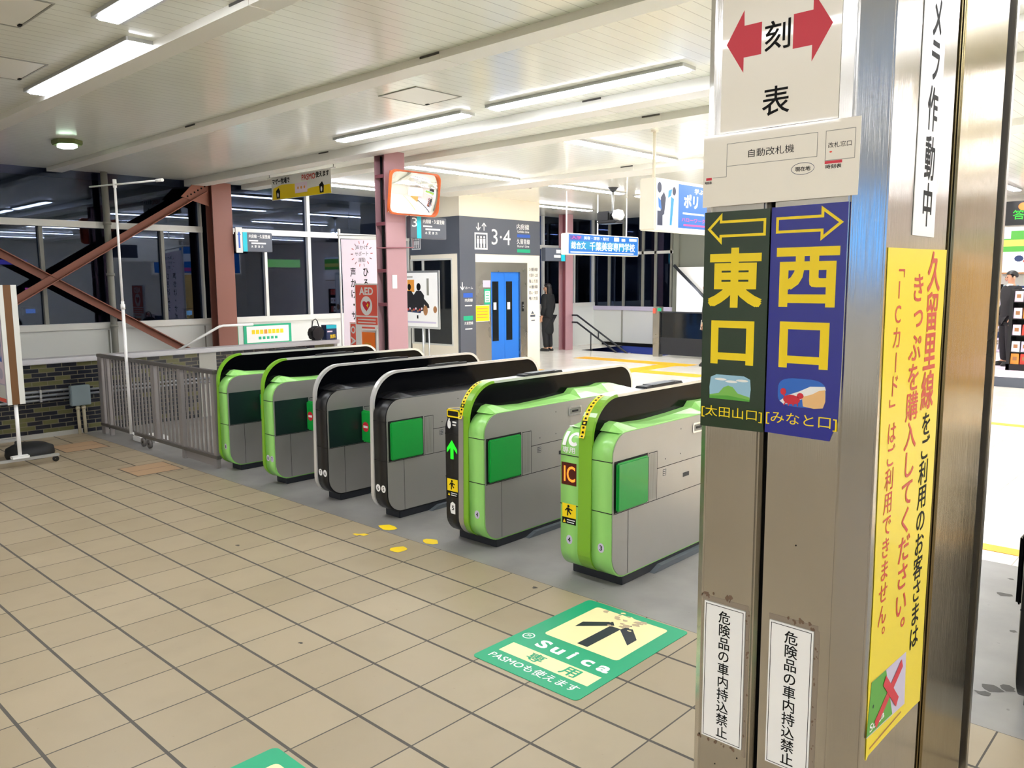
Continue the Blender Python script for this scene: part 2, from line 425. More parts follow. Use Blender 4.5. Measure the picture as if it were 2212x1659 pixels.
# ================================================================ SETTING
HC = 3.2
b = MB()
def fq(x0, x1, y0, y1, mt): b.add([(x0, y0, 0), (x1, y0, 0), (x1, y1, 0), (x0, y1, 0)], [(0, 1, 2, 3)], mt)
fq(-9.55, 8, -6, 3.2, 'tile'); fq(-9.55, 8, 3.2, 5.2, 'strip'); fq(-9.55, 8, 5.2, 6.6, 'far')
fq(-13, 8, 6.6, 15.25, 'far'); fq(-9.6, 8, 15.25, 20, 'far'); fq(-13, -11.95, 15.25, 17, 'far')
M['stain'] = mat('floor_stain', '#3d3a35', .6)
random.seed(8)
for x, y, r in ((-.87, 4.68, .05), (-.74, 4.2, .022), (-.69, 3.54, .045), (-.64, 3.58, .04), (-.70, 3.47, .035), (-.9, 4.95, .02), (-4.6, 2.4, .02), (-3.1, 1.9, .016), (-2.75, 3.12, .02), (-3.3, 2.6, .012), (-4.1, 1.7, .014)):
    b.poly((V((0, 0, .0006)), V((1, 0, 0)), V((0, 1, 0)), V((0, 0, 1))), [(x+r*random.uniform(.5, 1.2)*math.cos(q), y+r*random.uniform(.3, .9)*math.sin(q)) for q in [2*PI*i/9 for i in range(9)]], 'stain', .0001)
struct(b.build('floor', loc=(0, 0, 0)))
M['tilepatch'] = mat('repaired_tile', '#b3926f', .45)
for x0, x1, y0, y1, lb in ((-7.36, -6.93, 2.74, 3.15, 'square floor cover of orange tone tile in front of the barrier middle'), (-8.92, -8.46, 2.68, 3.10, 'square floor cover of orange tone tile below the junction box')):
    b = MB(); b.box(x0, x1, y0, y1, .0002, .0012, 'framedk'); F = (V((0, 0, .0012)), V((1, 0, 0)), V((0, 1, 0)), V((0, 0, 1)))
    b.rect(F, x0+.012, y0+.012, (x0+x1)/2-.004, y1-.012, 'tilepatch', .0004); b.rect(F, (x0+x1)/2+.004, y0+.012, x1-.012, y1-.012, 'tilepatch', .0004)
    tag(b.build('floor_cover'), lb, 'floor cover', 'tiled floor covers')
b = MB(); b.box(-13.2, 8.2, -6.2, 20.2, HC, HC+.1, 'ceil'); struct(b.build('ceiling', loc=(0, 0, HC)))
# ceiling joint covers (beams) across the hall
k = 0
for y0, y1, d in ((2.44, 2.60, .05), (3.90, 4.09, .05), (5.80, 6.02, .10), (6.74, 6.99, .07), (9.42, 9.95, .07)):
    k += 1; b = MB()
    x0 = -9.6 if k == 1 and False else -12.2
    if k == 5: b.box(-10.78, 8, y0, y1, HC-d, HC+.02, 'beam')
    else: b.box(x0, 8, y0, y1, HC-d, HC+.02, 'beam')
    if k == 3: b.box(-12.2, 8, 6.02, 6.20, HC-.04, HC+.02, 'beam')
    for sx in {1: (-4.35,), 2: (-4.4, -8.0), 3: (-4.44, -8.5), 4: (-4.45, -8.6), 5: (-6.6,)}[k]:
        b.box(sx-.10, sx+.10, y0-.006, y0+.02, HC-.014, HC+.0, 'beamedge')
        b.box(sx-.11, sx+.11, y0-.004, y1+.004, HC-d-.003, HC-.02, 'beam')
    struct(b.build('trim_%d' % k))
# outer walls
def panelwall(name, fn): bb = MB(); fn(bb); return struct(bb.build(name))
panelwall('wall_back', lambda q: q.box(-12.4, 8.2, -6.2, -6, -.1, HC, 'wallw'))
panelwall('wall_right', lambda q: (q.box(8, 8.2, -6, 20, -.1, HC, 'wallw'), q.box(.6, 5, 13.0, 13.2, 0, 2.0, 'tanreflect')))  # low tan wall added out of view to colour the pillar reflections
# window wall on the left, X = -12.2
XW = -12.2
b = MB(); b.box(XW-.12, XW, -6, 10.2, -3, 1.0, 'panel'); b.box(-13.02, -12.9, 12.3, 17.2, -.2, 1.0, 'panel'); b.box(-13.0, -12.2, 12.38, 12.42, 0, HC, 'panel')
for y in (1.2, 4.55, 6.0, 7.95): b.rect(FX(XW), y, .1, y+.02, .98, 'framed', .002)
struct(b.build('wall_left'))
b = MB(); b.box(XW-.12, XW+.03, -6, 10.2, 1.0, 1.09, 'frame'); b.box(-13.02, -12.87, 12.42, 17, 1.0, 1.09, 'frame'); struct(b.build('trim_6'))
def window(i, y0, y1, lower, upper, XW=-12.2):
    b = MB(); b.box(XW-.075, XW-.065, y0, y1, 1.09, HC, 'glass'); g = struct(b.build('window_%d' % i))
    f = MB(); f.box(XW-.1, XW+.01, y0, y1, 2.42, 2.51, 'frame')
    for y in upper: f.box(XW-.09, XW, y-.025, y+.025, 2.51, HC, 'frame')
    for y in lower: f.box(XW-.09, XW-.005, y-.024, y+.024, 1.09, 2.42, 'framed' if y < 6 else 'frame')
    f.box(XW-.09, XW, y0, y0+.03, 1.09, HC, 'frame'); f.box(XW-.09, XW, y1-.03, y1, 1.09, HC, 'frame')
    struct(f.build('window_frame', g))
window(1, -6, 3.0, (-4, -1.5, 1.0, 2.2), ())
window(2, 3.0, 6.05, (3.77, 5.42), ())
window(3, 6.4, 7.97, (7.13,), ())
window(4, 7.97, 10.2, (9.4,), ())
window(5, 12.45, 17.0, (13.6, 15.0, 16.2), (15.0,), -12.9)
# far wall Y = 17, windows over a white panelled dado
b = MB(); b.box(-13.0, -10.45, 17, 17.15, -2.5, .93, 'panel'); b.box(-13.0, -10.45, 16.97, 17, .90, 1.0, 'lilac')
b.box(-13.0, -9.6, 16.96, 17, -2.5, -.001, 'stairblue'); b.box(-10.3, -9.85, 16.955, 16.96, -.3, -.02, 'lilac')
for x in (-12.0, -11.05): b.box(x-.02, x+.02, 16.985, 17, -.1, .9, 'framed')
b.box(-10.45, -8.2, 17, 17.15, -2.5, HC, 'wallgrey'); b.box(-10.5, -10.35, 16.94, 17, 0, HC, 'wallgrey')
b.box(-8.2, -4.6, 17, 17.15, 0, HC, 'wallgrey')
struct(b.build('wall_far'))
b = MB(); b.box(-13.0, -10.45, 17.06, 17.07, 1.0, HC, 'glass'); g = struct(b.build('window_6'))
f = MB(); f.box(-12.6, -10.45, 17.02, 17.1, 2.29, 2.36, 'frame')
for x in (-12.95, -12.45, -12.0, -11.42, -11.05, -10.6): f.box(x-.03, x+.03, 17.02, 17.1, 1.0, HC, 'framed')
struct(f.build('window_frame', g))
b = MB(); b.box(-12.6, -9.7, 16.95, 17.0, .0, .08, 'ink'); struct(b.build('baseboard_far'))
# low mosaic wall round the stairwell, with stone coping
b = MB(); b.box(-9.66, -9.5, -6, 6.55, 0, .79, 'mosaic'); b.box(-9.5, -9.492, 4.58, 4.80, 0, .79, 'concrete')
b.box(-9.66, -9.5, 6.55, 6.6, 0, .79, 'concrete'); struct(b.build('wall_mosaic'))
b = MB(); b.box(-9.70, -9.46, -6, 6.62, .79, .845, 'coping'); struct(b.build('trim_7', bevel=.008))
b = MB(); b.box(-9.5, -9.487, -6, 3.2, 0, .05, 'concrete'); struct(b.build('baseboard_left'))
b = MB(); b.box(-12.2, -9.66, -6, 6.6, -3.0, -2.95, 'concrete'); b.box(-12.2, -9.66, 6.55, 6.6, -3, -.01, 'concrete'); b.box(-9.66, -9.6, -6, 6.55, -3, 0, 'concrete')
struct(b.build('floor_stairwell'))
# tactile paving far side
for (x0, x1, y0, y1), lb in (((-8.65, -8.25, 9.6, 13.5), 'yellow tactile strip running away from the gates towards the far stairs'), ((-10.4, -8.66, 10.9, 11.35), 'yellow tactile strip leading to the blue lift doors'), ((-10.8, -8.05, 13.52, 13.95), 'yellow tactile strip across the floor before the far pink column'), ((-8.24, -5.0, 12.1, 12.5), 'yellow tactile strip branching right across the far cream floor'), ((-3.0, 6, 10.25, 10.4), 'thin yellow line on the bright floor right of the pillar, farther one'), ((-3, 6, 5.40, 5.53), 'yellow line along the grey floor edge right of the pillar')):
    b = MB(); b.box(x0, x1, y0, y1, .0005, .003, 'tactile'); tag(b.build('tactile_strip'), lb, 'tactile paving', 'yellow tactile strips')
# ---------------------------------------------------------------- ceiling lamps
LROWS = [(-7.50, 2.28, 'longest one at upper left over beige tiles'), (-5.17, 1.96, 'cut by the top edge of the photo'),
         (-7.62, 5.33, 'over the middle of the ticket gates'), (-5.28, 5.33, 'over the right end of the ticket gates')]
def lamp_x(x, y, label, ln=2.04, mt='lamp'):
    t_ = thing('ceiling_lamp', (x+ln/2, y+.08, HC), label, 'ceiling light', 'recessed fluorescent ceiling lamps')
    h = MB(); h.ring(rrect(x, y-.012, x+ln, y+.172, .012, 2), rrect(x+.015, y+.012, x+ln-.015, y+.148, .01, 2), lambda u, v, a: (u, v, a), HC-.025, HC+.01, 'alu')
    h.build('housing', t_)
    d = MB(); d.box(x+.02, x+ln-.02, y+.014, y+.146, HC-.036, HC+.005, mt); d.build('diffuser', t_, bevel=.01)
for x, y, s in LROWS: lamp_x(x, y, 'long white fluorescent lamp across the ceiling, '+s)
def lamp_y(x, y, label, ln=2.2):
    t_ = thing('ceiling_lamp', (x, y+ln/2, HC), label, 'ceiling light', 'recessed fluorescent ceiling lamps')
    h = MB(); h.ring(rrect(x-.092, y, x+.092, y+ln, .012, 2), rrect(x-.068, y+.015, x+.068, y+ln-.015, .01, 2), lambda u, v, a: (u, v, a), HC-.025, HC+.01, 'alu'); h.build('housing', t_)
    d = MB(); d.box(x-.066, x+.066, y+.02, y+ln-.02, HC-.036, HC+.005, 'lampfar'); d.build('diffuser', t_, bevel=.01)
lamp_y(-8.6, 7.15, 'white ceiling lamp running away from the viewer behind the orange mirror')
lamp_y(-11.05, 7.05, 'white ceiling lamp beside the windows, between yellow banner and orange mirror', 1.7)
lamp_y(-11.1, 12.6, 'white ceiling lamp just right of the lift tower top', 1.9)
lamp_y(-5.8, 7.1, 'broad bright ceiling lamp left of the hanging advertising box')
lamp_y(-8.6, 12.6, 'far ceiling lamp above the blue hanging advert', 1.9)
for x, y in ((-2.9, 1.96), (-.6, 1.96), (1.9, 1.96), (-2.9, 5.33), (-.5, 5.33), (2.0, 5.33), (1.7, -1.6), (-.6, -1.6), (-2.9, -1.6), (-5.2, -1.6), (-7.5, -1.6), (4.0, -1.6), (4.1, 1.96), (4.3, 5.33), (-5.2, -4.6), (-2.9, -4.6), (-.6, -4.6), (1.7, -4.6), (4.0, -4.6)):  # lamps out of view, added to brighten pillar and near floor
    lamp_x(x, y, 'unseen fluorescent ceiling lamp added to light the hall')
for x, y in ((-3.1, 7.1), (-.3, 7.1), (2.6, 7.1), (-5.8, 10.6), (-3.1, 10.6), (-.3, 10.6), (2.6, 10.6), (-5.8, 14), (5.2, 7.1), (5.2, 10.6), (-3.4, 14.6), (-1.0, 14.6), (1.4, 14.6), (-8.6, 9.95)):
    lamp_y(x, y, 'fluorescent ceiling lamp out of the frame over the paid area')
# emergency lamp
t_ = thing('emergency_lamp', (-9.8, 3.36, HC), 'small hexagonal ceiling lamp with green housing and greenish glow', 'ceiling light')
M['lampgreen'] = mat('green_housing', '#6c7a45', .4)
h = MB(); hexo = [(-9.8+.21*math.cos(PI/3*k), 3.36+.15*math.sin(PI/3*k)) for k in range(6)]
h.prism(hexo, lambda u, v, a: (u, v, a), HC-.05, HC+.01, 'lampgreen'); h.build('housing', t_, bevel=.012)
h = MB(); hexi = [(-9.8+.135*math.cos(PI/3*k), 3.36+.095*math.sin(PI/3*k)) for k in range(6)]
h.prism(hexi, lambda u, v, a: (u, v, a), HC-.075, HC-.045, 'exitlamp'); h.build('diffuser', t_)
# access hatches
def hatch(x0, x1, y0, y1, label):
    b = MB(); b.ring([(x0, y0), (x1, y0), (x1, y1), (x0, y1)], [(x0+.012, y0+.012), (x1-.012, y0+.012), (x1-.012, y1-.012), (x0+.012, y1-.012)], lambda u, v, a: (u, v, a), HC-.006, HC, 'framed')
    b.box(x0+.014, x1-.014, y0+.014, y1-.014, HC-.004, HC, 'beam'); b.box(x0+.05, x0+.09, y1-.03, y1-.012, HC-.012, HC-.004, 'ink')
    tag(b.build('ceiling_hatch'), label, 'access hatch', 'square ceiling access hatches')
hatch(-5.66, -5.17, 4.43, 4.94, 'square access hatch in the ceiling above the middle ticket gates')
hatch(-7.2, -6.55, 1.72, 2.16, 'square access hatch at the upper left edge beside the long lamp')
hatch(-5.75, -5.13, 1.35, 1.75, 'square access hatch at the top left corner of the photo')
hatch(-9.3, -8.7, 9.9, 10.4, 'square access hatch in the ceiling in front of the lift tower')

# ---------------------------------------------------------------- steel columns and bracing
def hcol(name, x0, x1, y0, y1, z0, z1, face, web, label):
    t_ = thing(name, ((x0+x1)/2, (y0+y1)/2, z0), label, 'column', 'steel H columns')
    for xa, xb in ((x1-.02, x1), (x0, x0+.02)):
        f = MB(); f.box(xa, xb, y0, y1, z0, z1, face); f.build('flange', t_, bevel=.003)
    f = MB(); ym = (y0+y1)/2; f.box(x0+.02, x1-.02, ym-.012, ym+.012, z0, z1, web); f.build('web', t_)
    return t_
c1 = hcol('steel_column', -12.08, -11.86, 6.06, 6.38, -1, HC-.04, 'brown', 'brown', 'reddish brown steel H column at the left windows, braces meet at its top')
c2 = hcol('steel_column', -7.86, -7.66, 6.06, 6.36, 0, HC-.04, 'pink', 'pinkdark', 'dusty pink steel H column carrying the orange framed mirror')
c3 = hcol('steel_column', -12.4, -12.18, 14.95, 15.22, 0, HC, 'pink', 'pinkdark', 'far dusty pink steel column right of the lift')
b = MB(); b.box(-7.72, -7.70, 6.08, 6.14, 0, 2.6, 'ink'); b.tube([(-7.76, 6.09, 0), (-7.76, 6.09, 2.2), (-7.78, 6.1, 2.5), (-7.76, 6.09, 3.1)], .014, 'ink')
for z in (.6, 1.35, 1.75, 2.3, 2.85): b.box(-7.84, -7.68, 6.055, 6.075, z, z+.04, 'pinkdark')
b.build('cable_run', c2)
def brace(p, q, label, dx):
    p, q = V(p), V(q); d = (q-p).normalized(); nn = V((0, -d.z, d.y))
    b = MB(); L = (q-p).length/2; c = (p+q)/2
    b.obox(c, d*L, nn*.05, V((.006, 0, 0)), 'brace'); b.obox(c+V((.035, 0, 0))+nn*.045, d*L, nn*.006, V((.035, 0, 0)), 'brace')
    return tag(b.build('diagonal_brace'), label, 'brace', 'brown diagonal braces')
br1 = brace((-11.97, 6.0, 3.06), (-11.97, 1.3, .18), 'brown angle brace rising to the top of the reddish brown column', 0)
brace((-12.02, 1.3, 3.27-.1), (-12.02, 5.75, .54), 'brown angle brace sloping down to the right behind the mosaic wall', 0)
b = MB(); b.prism([(5.62, 2.92), (6.05, 2.80), (6.05, 3.16), (5.85, 3.16)], lambda u, v, a: (a, u, v), -11.955, -11.94, 'brace')
for k in range(6): b.lathe((-11.94, 5.72+.055*k, 2.93+.033*k), [(0, .012), (.012, .008), (.013, 0)], 'ink', 8, (1, 0, 0))
b.build('gusset_plate', br1)
b = MB(); b.tube([(-12.1, 4.6, -1), (-12.1, 4.6, HC)], .045, 'framed', 14)
for z in (1.02, 1.75, 2.47): b.lathe((-12.1, 4.6, z), [(.045, 0), (.056, 0), (.056, .04), (.045, .04)], 'framed', 14)
tag(b.build('drain_pipe'), 'grey vertical drain pipe in front of the left windows', 'pipe')
# stair handrail behind the mosaic wall
b = MB(); b.tube([(-11.6, 4.9, .48), (-11.6, 5.93, .98), (-11.6, 6.0, .995), (-11.6, 6.5, .995)], .02, 'white'); b.tube([(-11.6, 6.05, .99), (-11.8, 6.05, .99)], .012, 'white')
b.tube([(-11.6, 4.9, .48), (-11.6, 3.0, -.45), (-11.6, 3.0, -3)], .02, 'white')
tag(b.build('handrail'), 'white stair handrail bending up beside the reddish brown column', 'handrail')
# ================================================================ TICKET GATES
YF, YR = 3.35, 5.08           # front and rear of a gate
def body_prof(ins=0, top=.84):
    r = .125-ins*.3; y0, y1, z0, z1 = YF+ins, YR-ins-.02, .048+ins, top-ins*.5
    return arc(y0+r, z0+r, r, PI, 1.5*PI, 8)[0:]+arc(y1-r, z0+r, r, -PI/2, 0, 8)+arc(y1-r, z1-r, r, 0, PI/2, 8)+arc(y0+r, z1-r, r, PI/2, PI, 10)
def shield_prof(ins=0):
    y0, y1, z0, z1 = YF-.012+ins, YR+.005-ins, .05+ins, 1.012-ins
    return arc(y0+.13, z0+.13, .13, PI, 1.5*PI, 8)+arc(y1-.13, z0+.13, .13, -PI/2, 0, 8)+arc(y1-.15, z1-.15, .15-ins*.5, 0, PI/2, 10)+arc(y0+.235, z1-.22, .225-ins*.5, PI/2, PI, 14)
EXT = lambda u, v, a: (a, u, v)
GREEN_CAP = [(3.42, .838), (3.46, .872), (3.50, .880), (3.60, .858), (3.80, .848), (4.05, .856), (4.26, .868), (4.30, .90), (4.54, .892), (4.62, .905), (4.72, .90), (4.95, .842)]
BLACK_CAP = [(3.42, .838), (3.50, .862), (3.54, .868), (3.62, .85), (3.85, .852), (4.17, .848), (4.60, .856), (4.95, .84)]
def gate_half(t, xin, xout, col, style, closed, nums, num_u):
    """one half machine between the shield plane xin and its outer steel side xout"""
    sg = 1 if xout > xin else -1
    a, c = (xin, xout-sg*.004)
    b = MB(); b.prism(body_prof(), EXT, min(a, c), max(a, c), col, col, True)
    # sculpted top cover
    cap = GREEN_CAP if col == 'lgreen' else BLACK_CAP
    vs_ = [(xin, y, z) for y, z in cap]+[(xin+(xout-xin)*.42, y, z) for y, z in cap]+[(xout-sg*.006, y, .838) for y, z in cap]
    n = len(cap); b.add(vs_, [(r*n+i, r*n+i+1, (r+1)*n+i+1, (r+1)*n+i) for r in (0, 1) for i in range(n-1)], col)
    # joints of the front shell
    F = FY(YF)
    u0, u1 = min(xin, xout), max(xin, xout)
    for z in (.692, .418): b.box(u0+.001, u1-.001, YF-.0012, YF+.02, z-.0022, z+.0022, 'groove')
    o = b.build('front_shell', t)
    # number stickers low on the front shell
    for nn, uu in nums:
        q = MB(); q.ell(F, uu, .222, .021 if len(nums) == 1 else .024, .026, 'lilac' if col == 'lgreen' else 'vwhite', .0012)
        q.text(F, nn, uu-.0085, .208, .017, .028, 'ink', .02, .0022); q.build('number_sticker', t)
    # brushed steel side
    s = MB(); s.prism(body_prof(.008), EXT, min(xout-sg*.012, xout), max(xout-sg*.012, xout), 'gsteel')
    fr = (V((xout, 0, 0)), V((0, sg, 0)), V((0, 0, 1)), V((sg, 0, 0)))
    e = .0006
    def hline(y0, y1, z): s.rect(fr, sg*y0, z-.002, sg*y1, z+.002, 'groove', e)
    def vline(y, z0, z1): s.rect(fr, sg*(y-.0016), z0, sg*(y+.0016), z1, 'groove', e)
    hline(3.775, 5.04, .588); hline(3.365, 5.04, .412); vline(3.50, .06, .41); vline(4.45, .06, .41); vline(4.45, .412, .588)
    vline(3.775, .412, .69); vline(3.692, .412, .686); hline(3.69, 3.775, .688)
    # slot beside the flap
    g = s
    for k in range(6): g.rect(fr, sg*(3.703+.011*k), .425, sg*(3.707+.011*k), .68, 'framed', e)
    g.rect(fr, sg*3.835, .535, sg*3.870, .572, 'darkmetal', e)
    for i in range(3):
        for j in range(3): g.rect(fr, sg*(3.838+.011*i), .538+.0115*j, sg*(3.845+.011*i), .546+.0115*j, 'alu', e*2)
    g.rect(fr, sg*4.05, .49, sg*4.12, .515, 'darkmetal', e)
    for y, z in ((3.86, .63), (4.02, .635), (4.02, .78)): g.ell(fr, sg*y, z, .004, .004, 'groove', e, 8)
    s.build('side_panel', t)
    hd = MB(); hy, hz = (4.22, .765) if style == 'double' else (4.0, .30)
    hd.ring(rrect(hy-.07, hz-.03, hy+.07, hz+.03, .012, 3), rrect(hy-.058, hz-.02, hy+.058, hz+.02, .008, 3), EXT, xout-sg*.001, xout+sg*.004, 'chrome')
    hd.box(min(xout, xout+sg*.0015), max(xout, xout+sg*.0015), hy-.055, hy+.055, hz-.018, hz+.018, 'framed')
    hd.box(min(xout, xout+sg*.006), max(xout, xout+sg*.006), hy-.03, hy+.03, hz-.006, hz+.006, 'groove'); hd.build('handle', t)
    # flap: open ones lie flush in their recess, closed ones stand out across the aisle
    rb = MB(); rb.rect(fr, sg*3.368, .416, sg*3.680, .694, 'groove' if not closed else 'recess', .0009)
    rb.build('flap_recess', t)
    p = MB()
    if not closed:
        p.box(min(xout+sg*.001, xout+sg*.022), max(xout+sg*.001, xout+sg*.022), 3.378, 3.664, .424, .686, 'flap'); f = p.build('flap', t, bevel=.008)
    else:
        for x0, x1 in ((xout+sg*.006, xout+sg*.27),):
            p.box(min(x0, x1), max(x0, x1), 3.652, 3.68, .424, .668, 'flap')
        f = p.build('flap', t, bevel=.012)
        q = MB(); F2 = FY(3.652); uu = xout+sg*.066
        q.ell(F2, uu, .545, .038, .038, 'red', .001); q.rect(F2, uu-.026, .536, uu+.026, .554, 'vwhite', .002); q.build('no_entry_mark', f)
        hg = MB(); hg.box(min(xout, xout+sg*.012), max(xout, xout+sg*.012), 3.680, 3.690, .42, .672, 'alu'); hg.build('flap_hinge', t)
def gate(name, xr, kind, rimcol, hl, hr, closed, label, nums_l=(), nums_r=(), w=.135, rim=.032, xl=None):
    x1 = xr-w; x0 = x1-rim; xl_ = x0-w if kind == 'double' else x0
    if kind == 'left': xl_ = xr; 
    t = thing(name, ((xl_+xr)/2, (YF+YR)/2, 0), label, 'ticket gate', 'automatic ticket gates in a row')
    # pedestal
    pd = MB(); pa, pb = xl_+.006, xr-.004
    pd.box(pa, pb, YF+.105, YR-.1, 0, .05, 'darkmetal'); pd.build('pedestal', t, bevel=.004)
    rp = MB(); rp.prism([(3.72, .001), (3.80, .030), (4.80, .030), (4.88, .001)], EXT, xr-.006, xr+.028, 'rampgrey'); rp.build('skirt', t)
    # tall dark shield with its coloured rim
    sh = MB(); sh.prism(shield_prof(.01), EXT, x0+.002, x1-.002, 'blackgloss'); sh.build('shield', t)
    out, inn = shield_prof(), shield_prof(.011)
    n = len(out); r1 = MB(); r2_ = MB()
    def strip(mb, idx, mt):
        for i in idx:
            j = (i+1) % n
            A_, B_, Ci, Di = out[i], out[j], inn[i], inn[j]
            q = [EXT(*A_, x0), EXT(*B_, x0), EXT(*B_, x1), EXT(*A_, x1), EXT(*Ci, x0), EXT(*Di, x0), EXT(*Di, x1), EXT(*Ci, x1)]
            mb.add(q, [(0, 1, 2, 3), (0, 4, 5, 1), (3, 2, 6, 7)], mt)
    front = [i for i in range(n) if out[i][0] < YF+.23 and out[(i+1) % n][0] < YF+.24]
    strip(r1, front, rimcol); r1.build('rim', t)
    strip(r2_, [i for i in range(n) if i not in front], 'silver'); lab(r2_.build('rim', t), 'silver rim along the top and rear')
    sn = MB(); sn.box(x0+.004, x1-.004, 3.86, 4.26, 1.008, 1.028, 'darkmetal'); sn.box(x0+.001, x1-.001, 3.93, 4.18, 1.02, 1.032, 'rampgrey'); sn.build('sensor_bar', t, bevel=.006)
    if kind in ('half', 'double'): gate_half(t, x1, xr, hr, kind, closed, nums_r, 0)
    if kind == 'double': gate_half(t, x0, x0-w, hl, kind, False, nums_l, 0)
    return t, x0, x1
gate('ticket_gate', -6.475, 'half', 'ogreen', None, 'lgreen', True, 'light green edged ticket gate next to the grey barrier, farthest left', (), (('8', -6.535),))
gate('ticket_gate', -5.735, 'half', 'ogreen', None, 'lgreen', True, 'light green edged ticket gate, second from the grey barrier', (), (('8', -5.835), ('7', -5.775)))
gate('ticket_gate', -4.99, 'half', 'silver', None, 'black', True, 'black ticket gate with silver rim beside the closed flap with red mark', (), (('7', -5.09), ('6', -5.032)))
gate('ticket_gate', -4.293, 'half', 'silver', None, 'black', False, 'black ticket gate with silver rim and green flap folded in', (), (('6', -4.393), ('5', -4.335)))
def warn_sticker(t, u, z):
    F = FY(YF); b = MB(); b.rect(F, u-.048, z, u+.048, z+.078, 'yellow', .0016); b.rect(F, u-.048, z-.036, u+.048, z, 'ink', .0016)
    # running figure
    b.ell(F, u-.004, z+.064, .008, .008, 'ink', .0024, 10)
    b.poly(F, [(u-.014, z+.056), (u+.006, z+.054), (u+.004, z+.034), (u-.012, z+.032)], 'ink', .0024)
    b.line(F, (u+.002, z+.05), (u+.024, z+.044), .007, 'ink', .0026); b.line(F, (u-.012, z+.052), (u-.026, z+.038), .007, 'ink', .0026)
    b.line(F, (u+.000, z+.036), (u+.014, z+.022), .008, 'ink', .0026); b.line(F, (u-.008, z+.036), (u-.010, z+.010), .008, 'ink', .0026)
    b.poly(F, [(u-.042, z-.03), (u-.022, z-.03), (u-.032, z-.010)], 'yellow', .0024)
    b.rect(F, u-.014, z-.015, u+.042, z-.010, 'vwhite', .0024); b.rect(F, u-.014, z-.028, u+.036, z-.023, 'vwhite', .0024)
    b.build('warning_sticker', t)
def rim_label(t, xa, xb):
    out = shield_prof(); pts = [p for p in out if p[0] < YF+.21 and p[1] > .80]
    pts = sorted(pts, key=lambda p: p[1]); pts = pts[:-1]
    pts = [(YF-.012, .80)]+pts
    b = MB()
    for i in range(len(pts)-1):
        (ya, za), (yb, zb) = pts[i], pts[i+1]; d = V((0, yb-ya, zb-za)).normalized(); nn = V((0, -d.z, d.y))*.0012
        mt = 'ink' if abs((za+zb)/2-.885) < .015 else 'yellow'
        b.add([V((xa, ya, za))+nn, V((xb, ya, za))+nn, V((xb, yb, zb))+nn, V((xa, yb, zb))+nn], [(0, 1, 2, 3)], mt)
        L = math.hypot(yb-ya, zb-za)
        for k in range(max(1, int(L/.02))):
            f0 = (k+.3)/max(1, int(L/.02)); f1 = f0+.45/max(1, int(L/.02))
            P = lambda f: V((0, ya+(yb-ya)*f, za+(zb-za)*f))+nn*1.8
            xm = (xa+xb)/2; hw = (xb-xa)*.22
            b.add([P(f0)+V((xm-hw, 0, 0)), P(f0)+V((xm+hw, 0, 0)), P(f1)+V((xm+hw, 0, 0)), P(f1)+V((xm-hw, 0, 0))], [(0, 1, 2, 3)], 'ink' if mt == 'yellow' else 'yellow')
    b.build('warning_label', t)
# double gate with black left front
g5, x0, x1 = gate('ticket_gate', -3.357, 'double', 'ogreen', 'black', 'lgreen', False, 'ticket gate with a black front and glowing green arrow beside a green front', (), (('4', -3.42),), w=.131, rim=.082)
F = FY(YF); u = x0-.067
b = MB(); o_ = shield_prof(-.0016)
for i in range(len(o_)-1):
    if o_[i][0] < YF+.16 and o_[i+1][0] < YF+.16 and max(o_[i][1], o_[i+1][1]) < .82 or (o_[i][1] > .75 and o_[i+1][1] < .2): b.add([EXT(*o_[i], x0-.001), EXT(*o_[i+1], x0-.001), EXT(*o_[i+1], x0+.042), EXT(*o_[i], x0+.042)], [(0, 1, 2, 3)], 'gsteel')
_n = len(o_); b.add([EXT(*o_[-1], x0-.001), EXT(*o_[0], x0-.001), EXT(*o_[0], x0+.042), EXT(*o_[-1], x0+.042)], [(0, 1, 2, 3)], 'gsteel')
lab(b.build('rim_inlay', g5), 'brushed steel strip')
b = MB()
b.poly(F, [(u, .655), (u-.046, .600), (u-.046, .572), (u-.014, .604), (u-.014, .535), (u+.014, .535), (u+.014, .604), (u+.046, .572), (u+.046, .600)], 'led_green', .0016)
b.build('arrow_display', g5)
warn_sticker(g5, u, .33)
b = MB(); b.poly(F, [(u-.016, .185), (u+.022, .185), (u+.022, .250), (u, .262), (u-.02, .25), (u-.026, .215)], 'vwhite', .0014); b.text(F, '5', u-.008, .208, .02, .03, 'ink', .02, .0024); b.build('number_sticker', g5)
b = MB(); b.ell(F, u-.022, .752, .016, .026, 'vwhite', .0014); b.line(F, (u-.03, .765), (u-.018, .79), .012, 'vwhite', .0016)
b.rect(F, u+.008, .765, u+.044, .775, 'vwhite', .0014); b.rect(F, u+.008, .748, u+.038, .757, 'vwhite', .0014); b.build('touch_sign', g5)
b = MB()  # reader with a yellow frame on the rounded top front
Fs = (V((0, YF+.03, .80)), V((1, 0, 0)), V((0, .55, .83)).normalized(), V((0, -.83, .55)).normalized())
b.box(u-.056, u+.058, YF+.012, YF+.10, .79, .846, 'black')
b.outline((V((0, YF+.0115, 0)), V((1, 0, 0)), V((0, 0, 1)), V((0, -1, 0))), rrect(u-.054, .796, u+.056, .845, .012, 3), .009, 'yellow', .001)
b.outline((V((0, 0, .846)), V((1, 0, 0)), V((0, 1, 0)), V((0, 0, 1))), rrect(u-.054, YF+.014, u+.056, YF+.098, .012, 3), .009, 'yellow', .001)
b.build('card_reader', g5, bevel=0)
rim_label(g5, x0+.004, x0+.034)
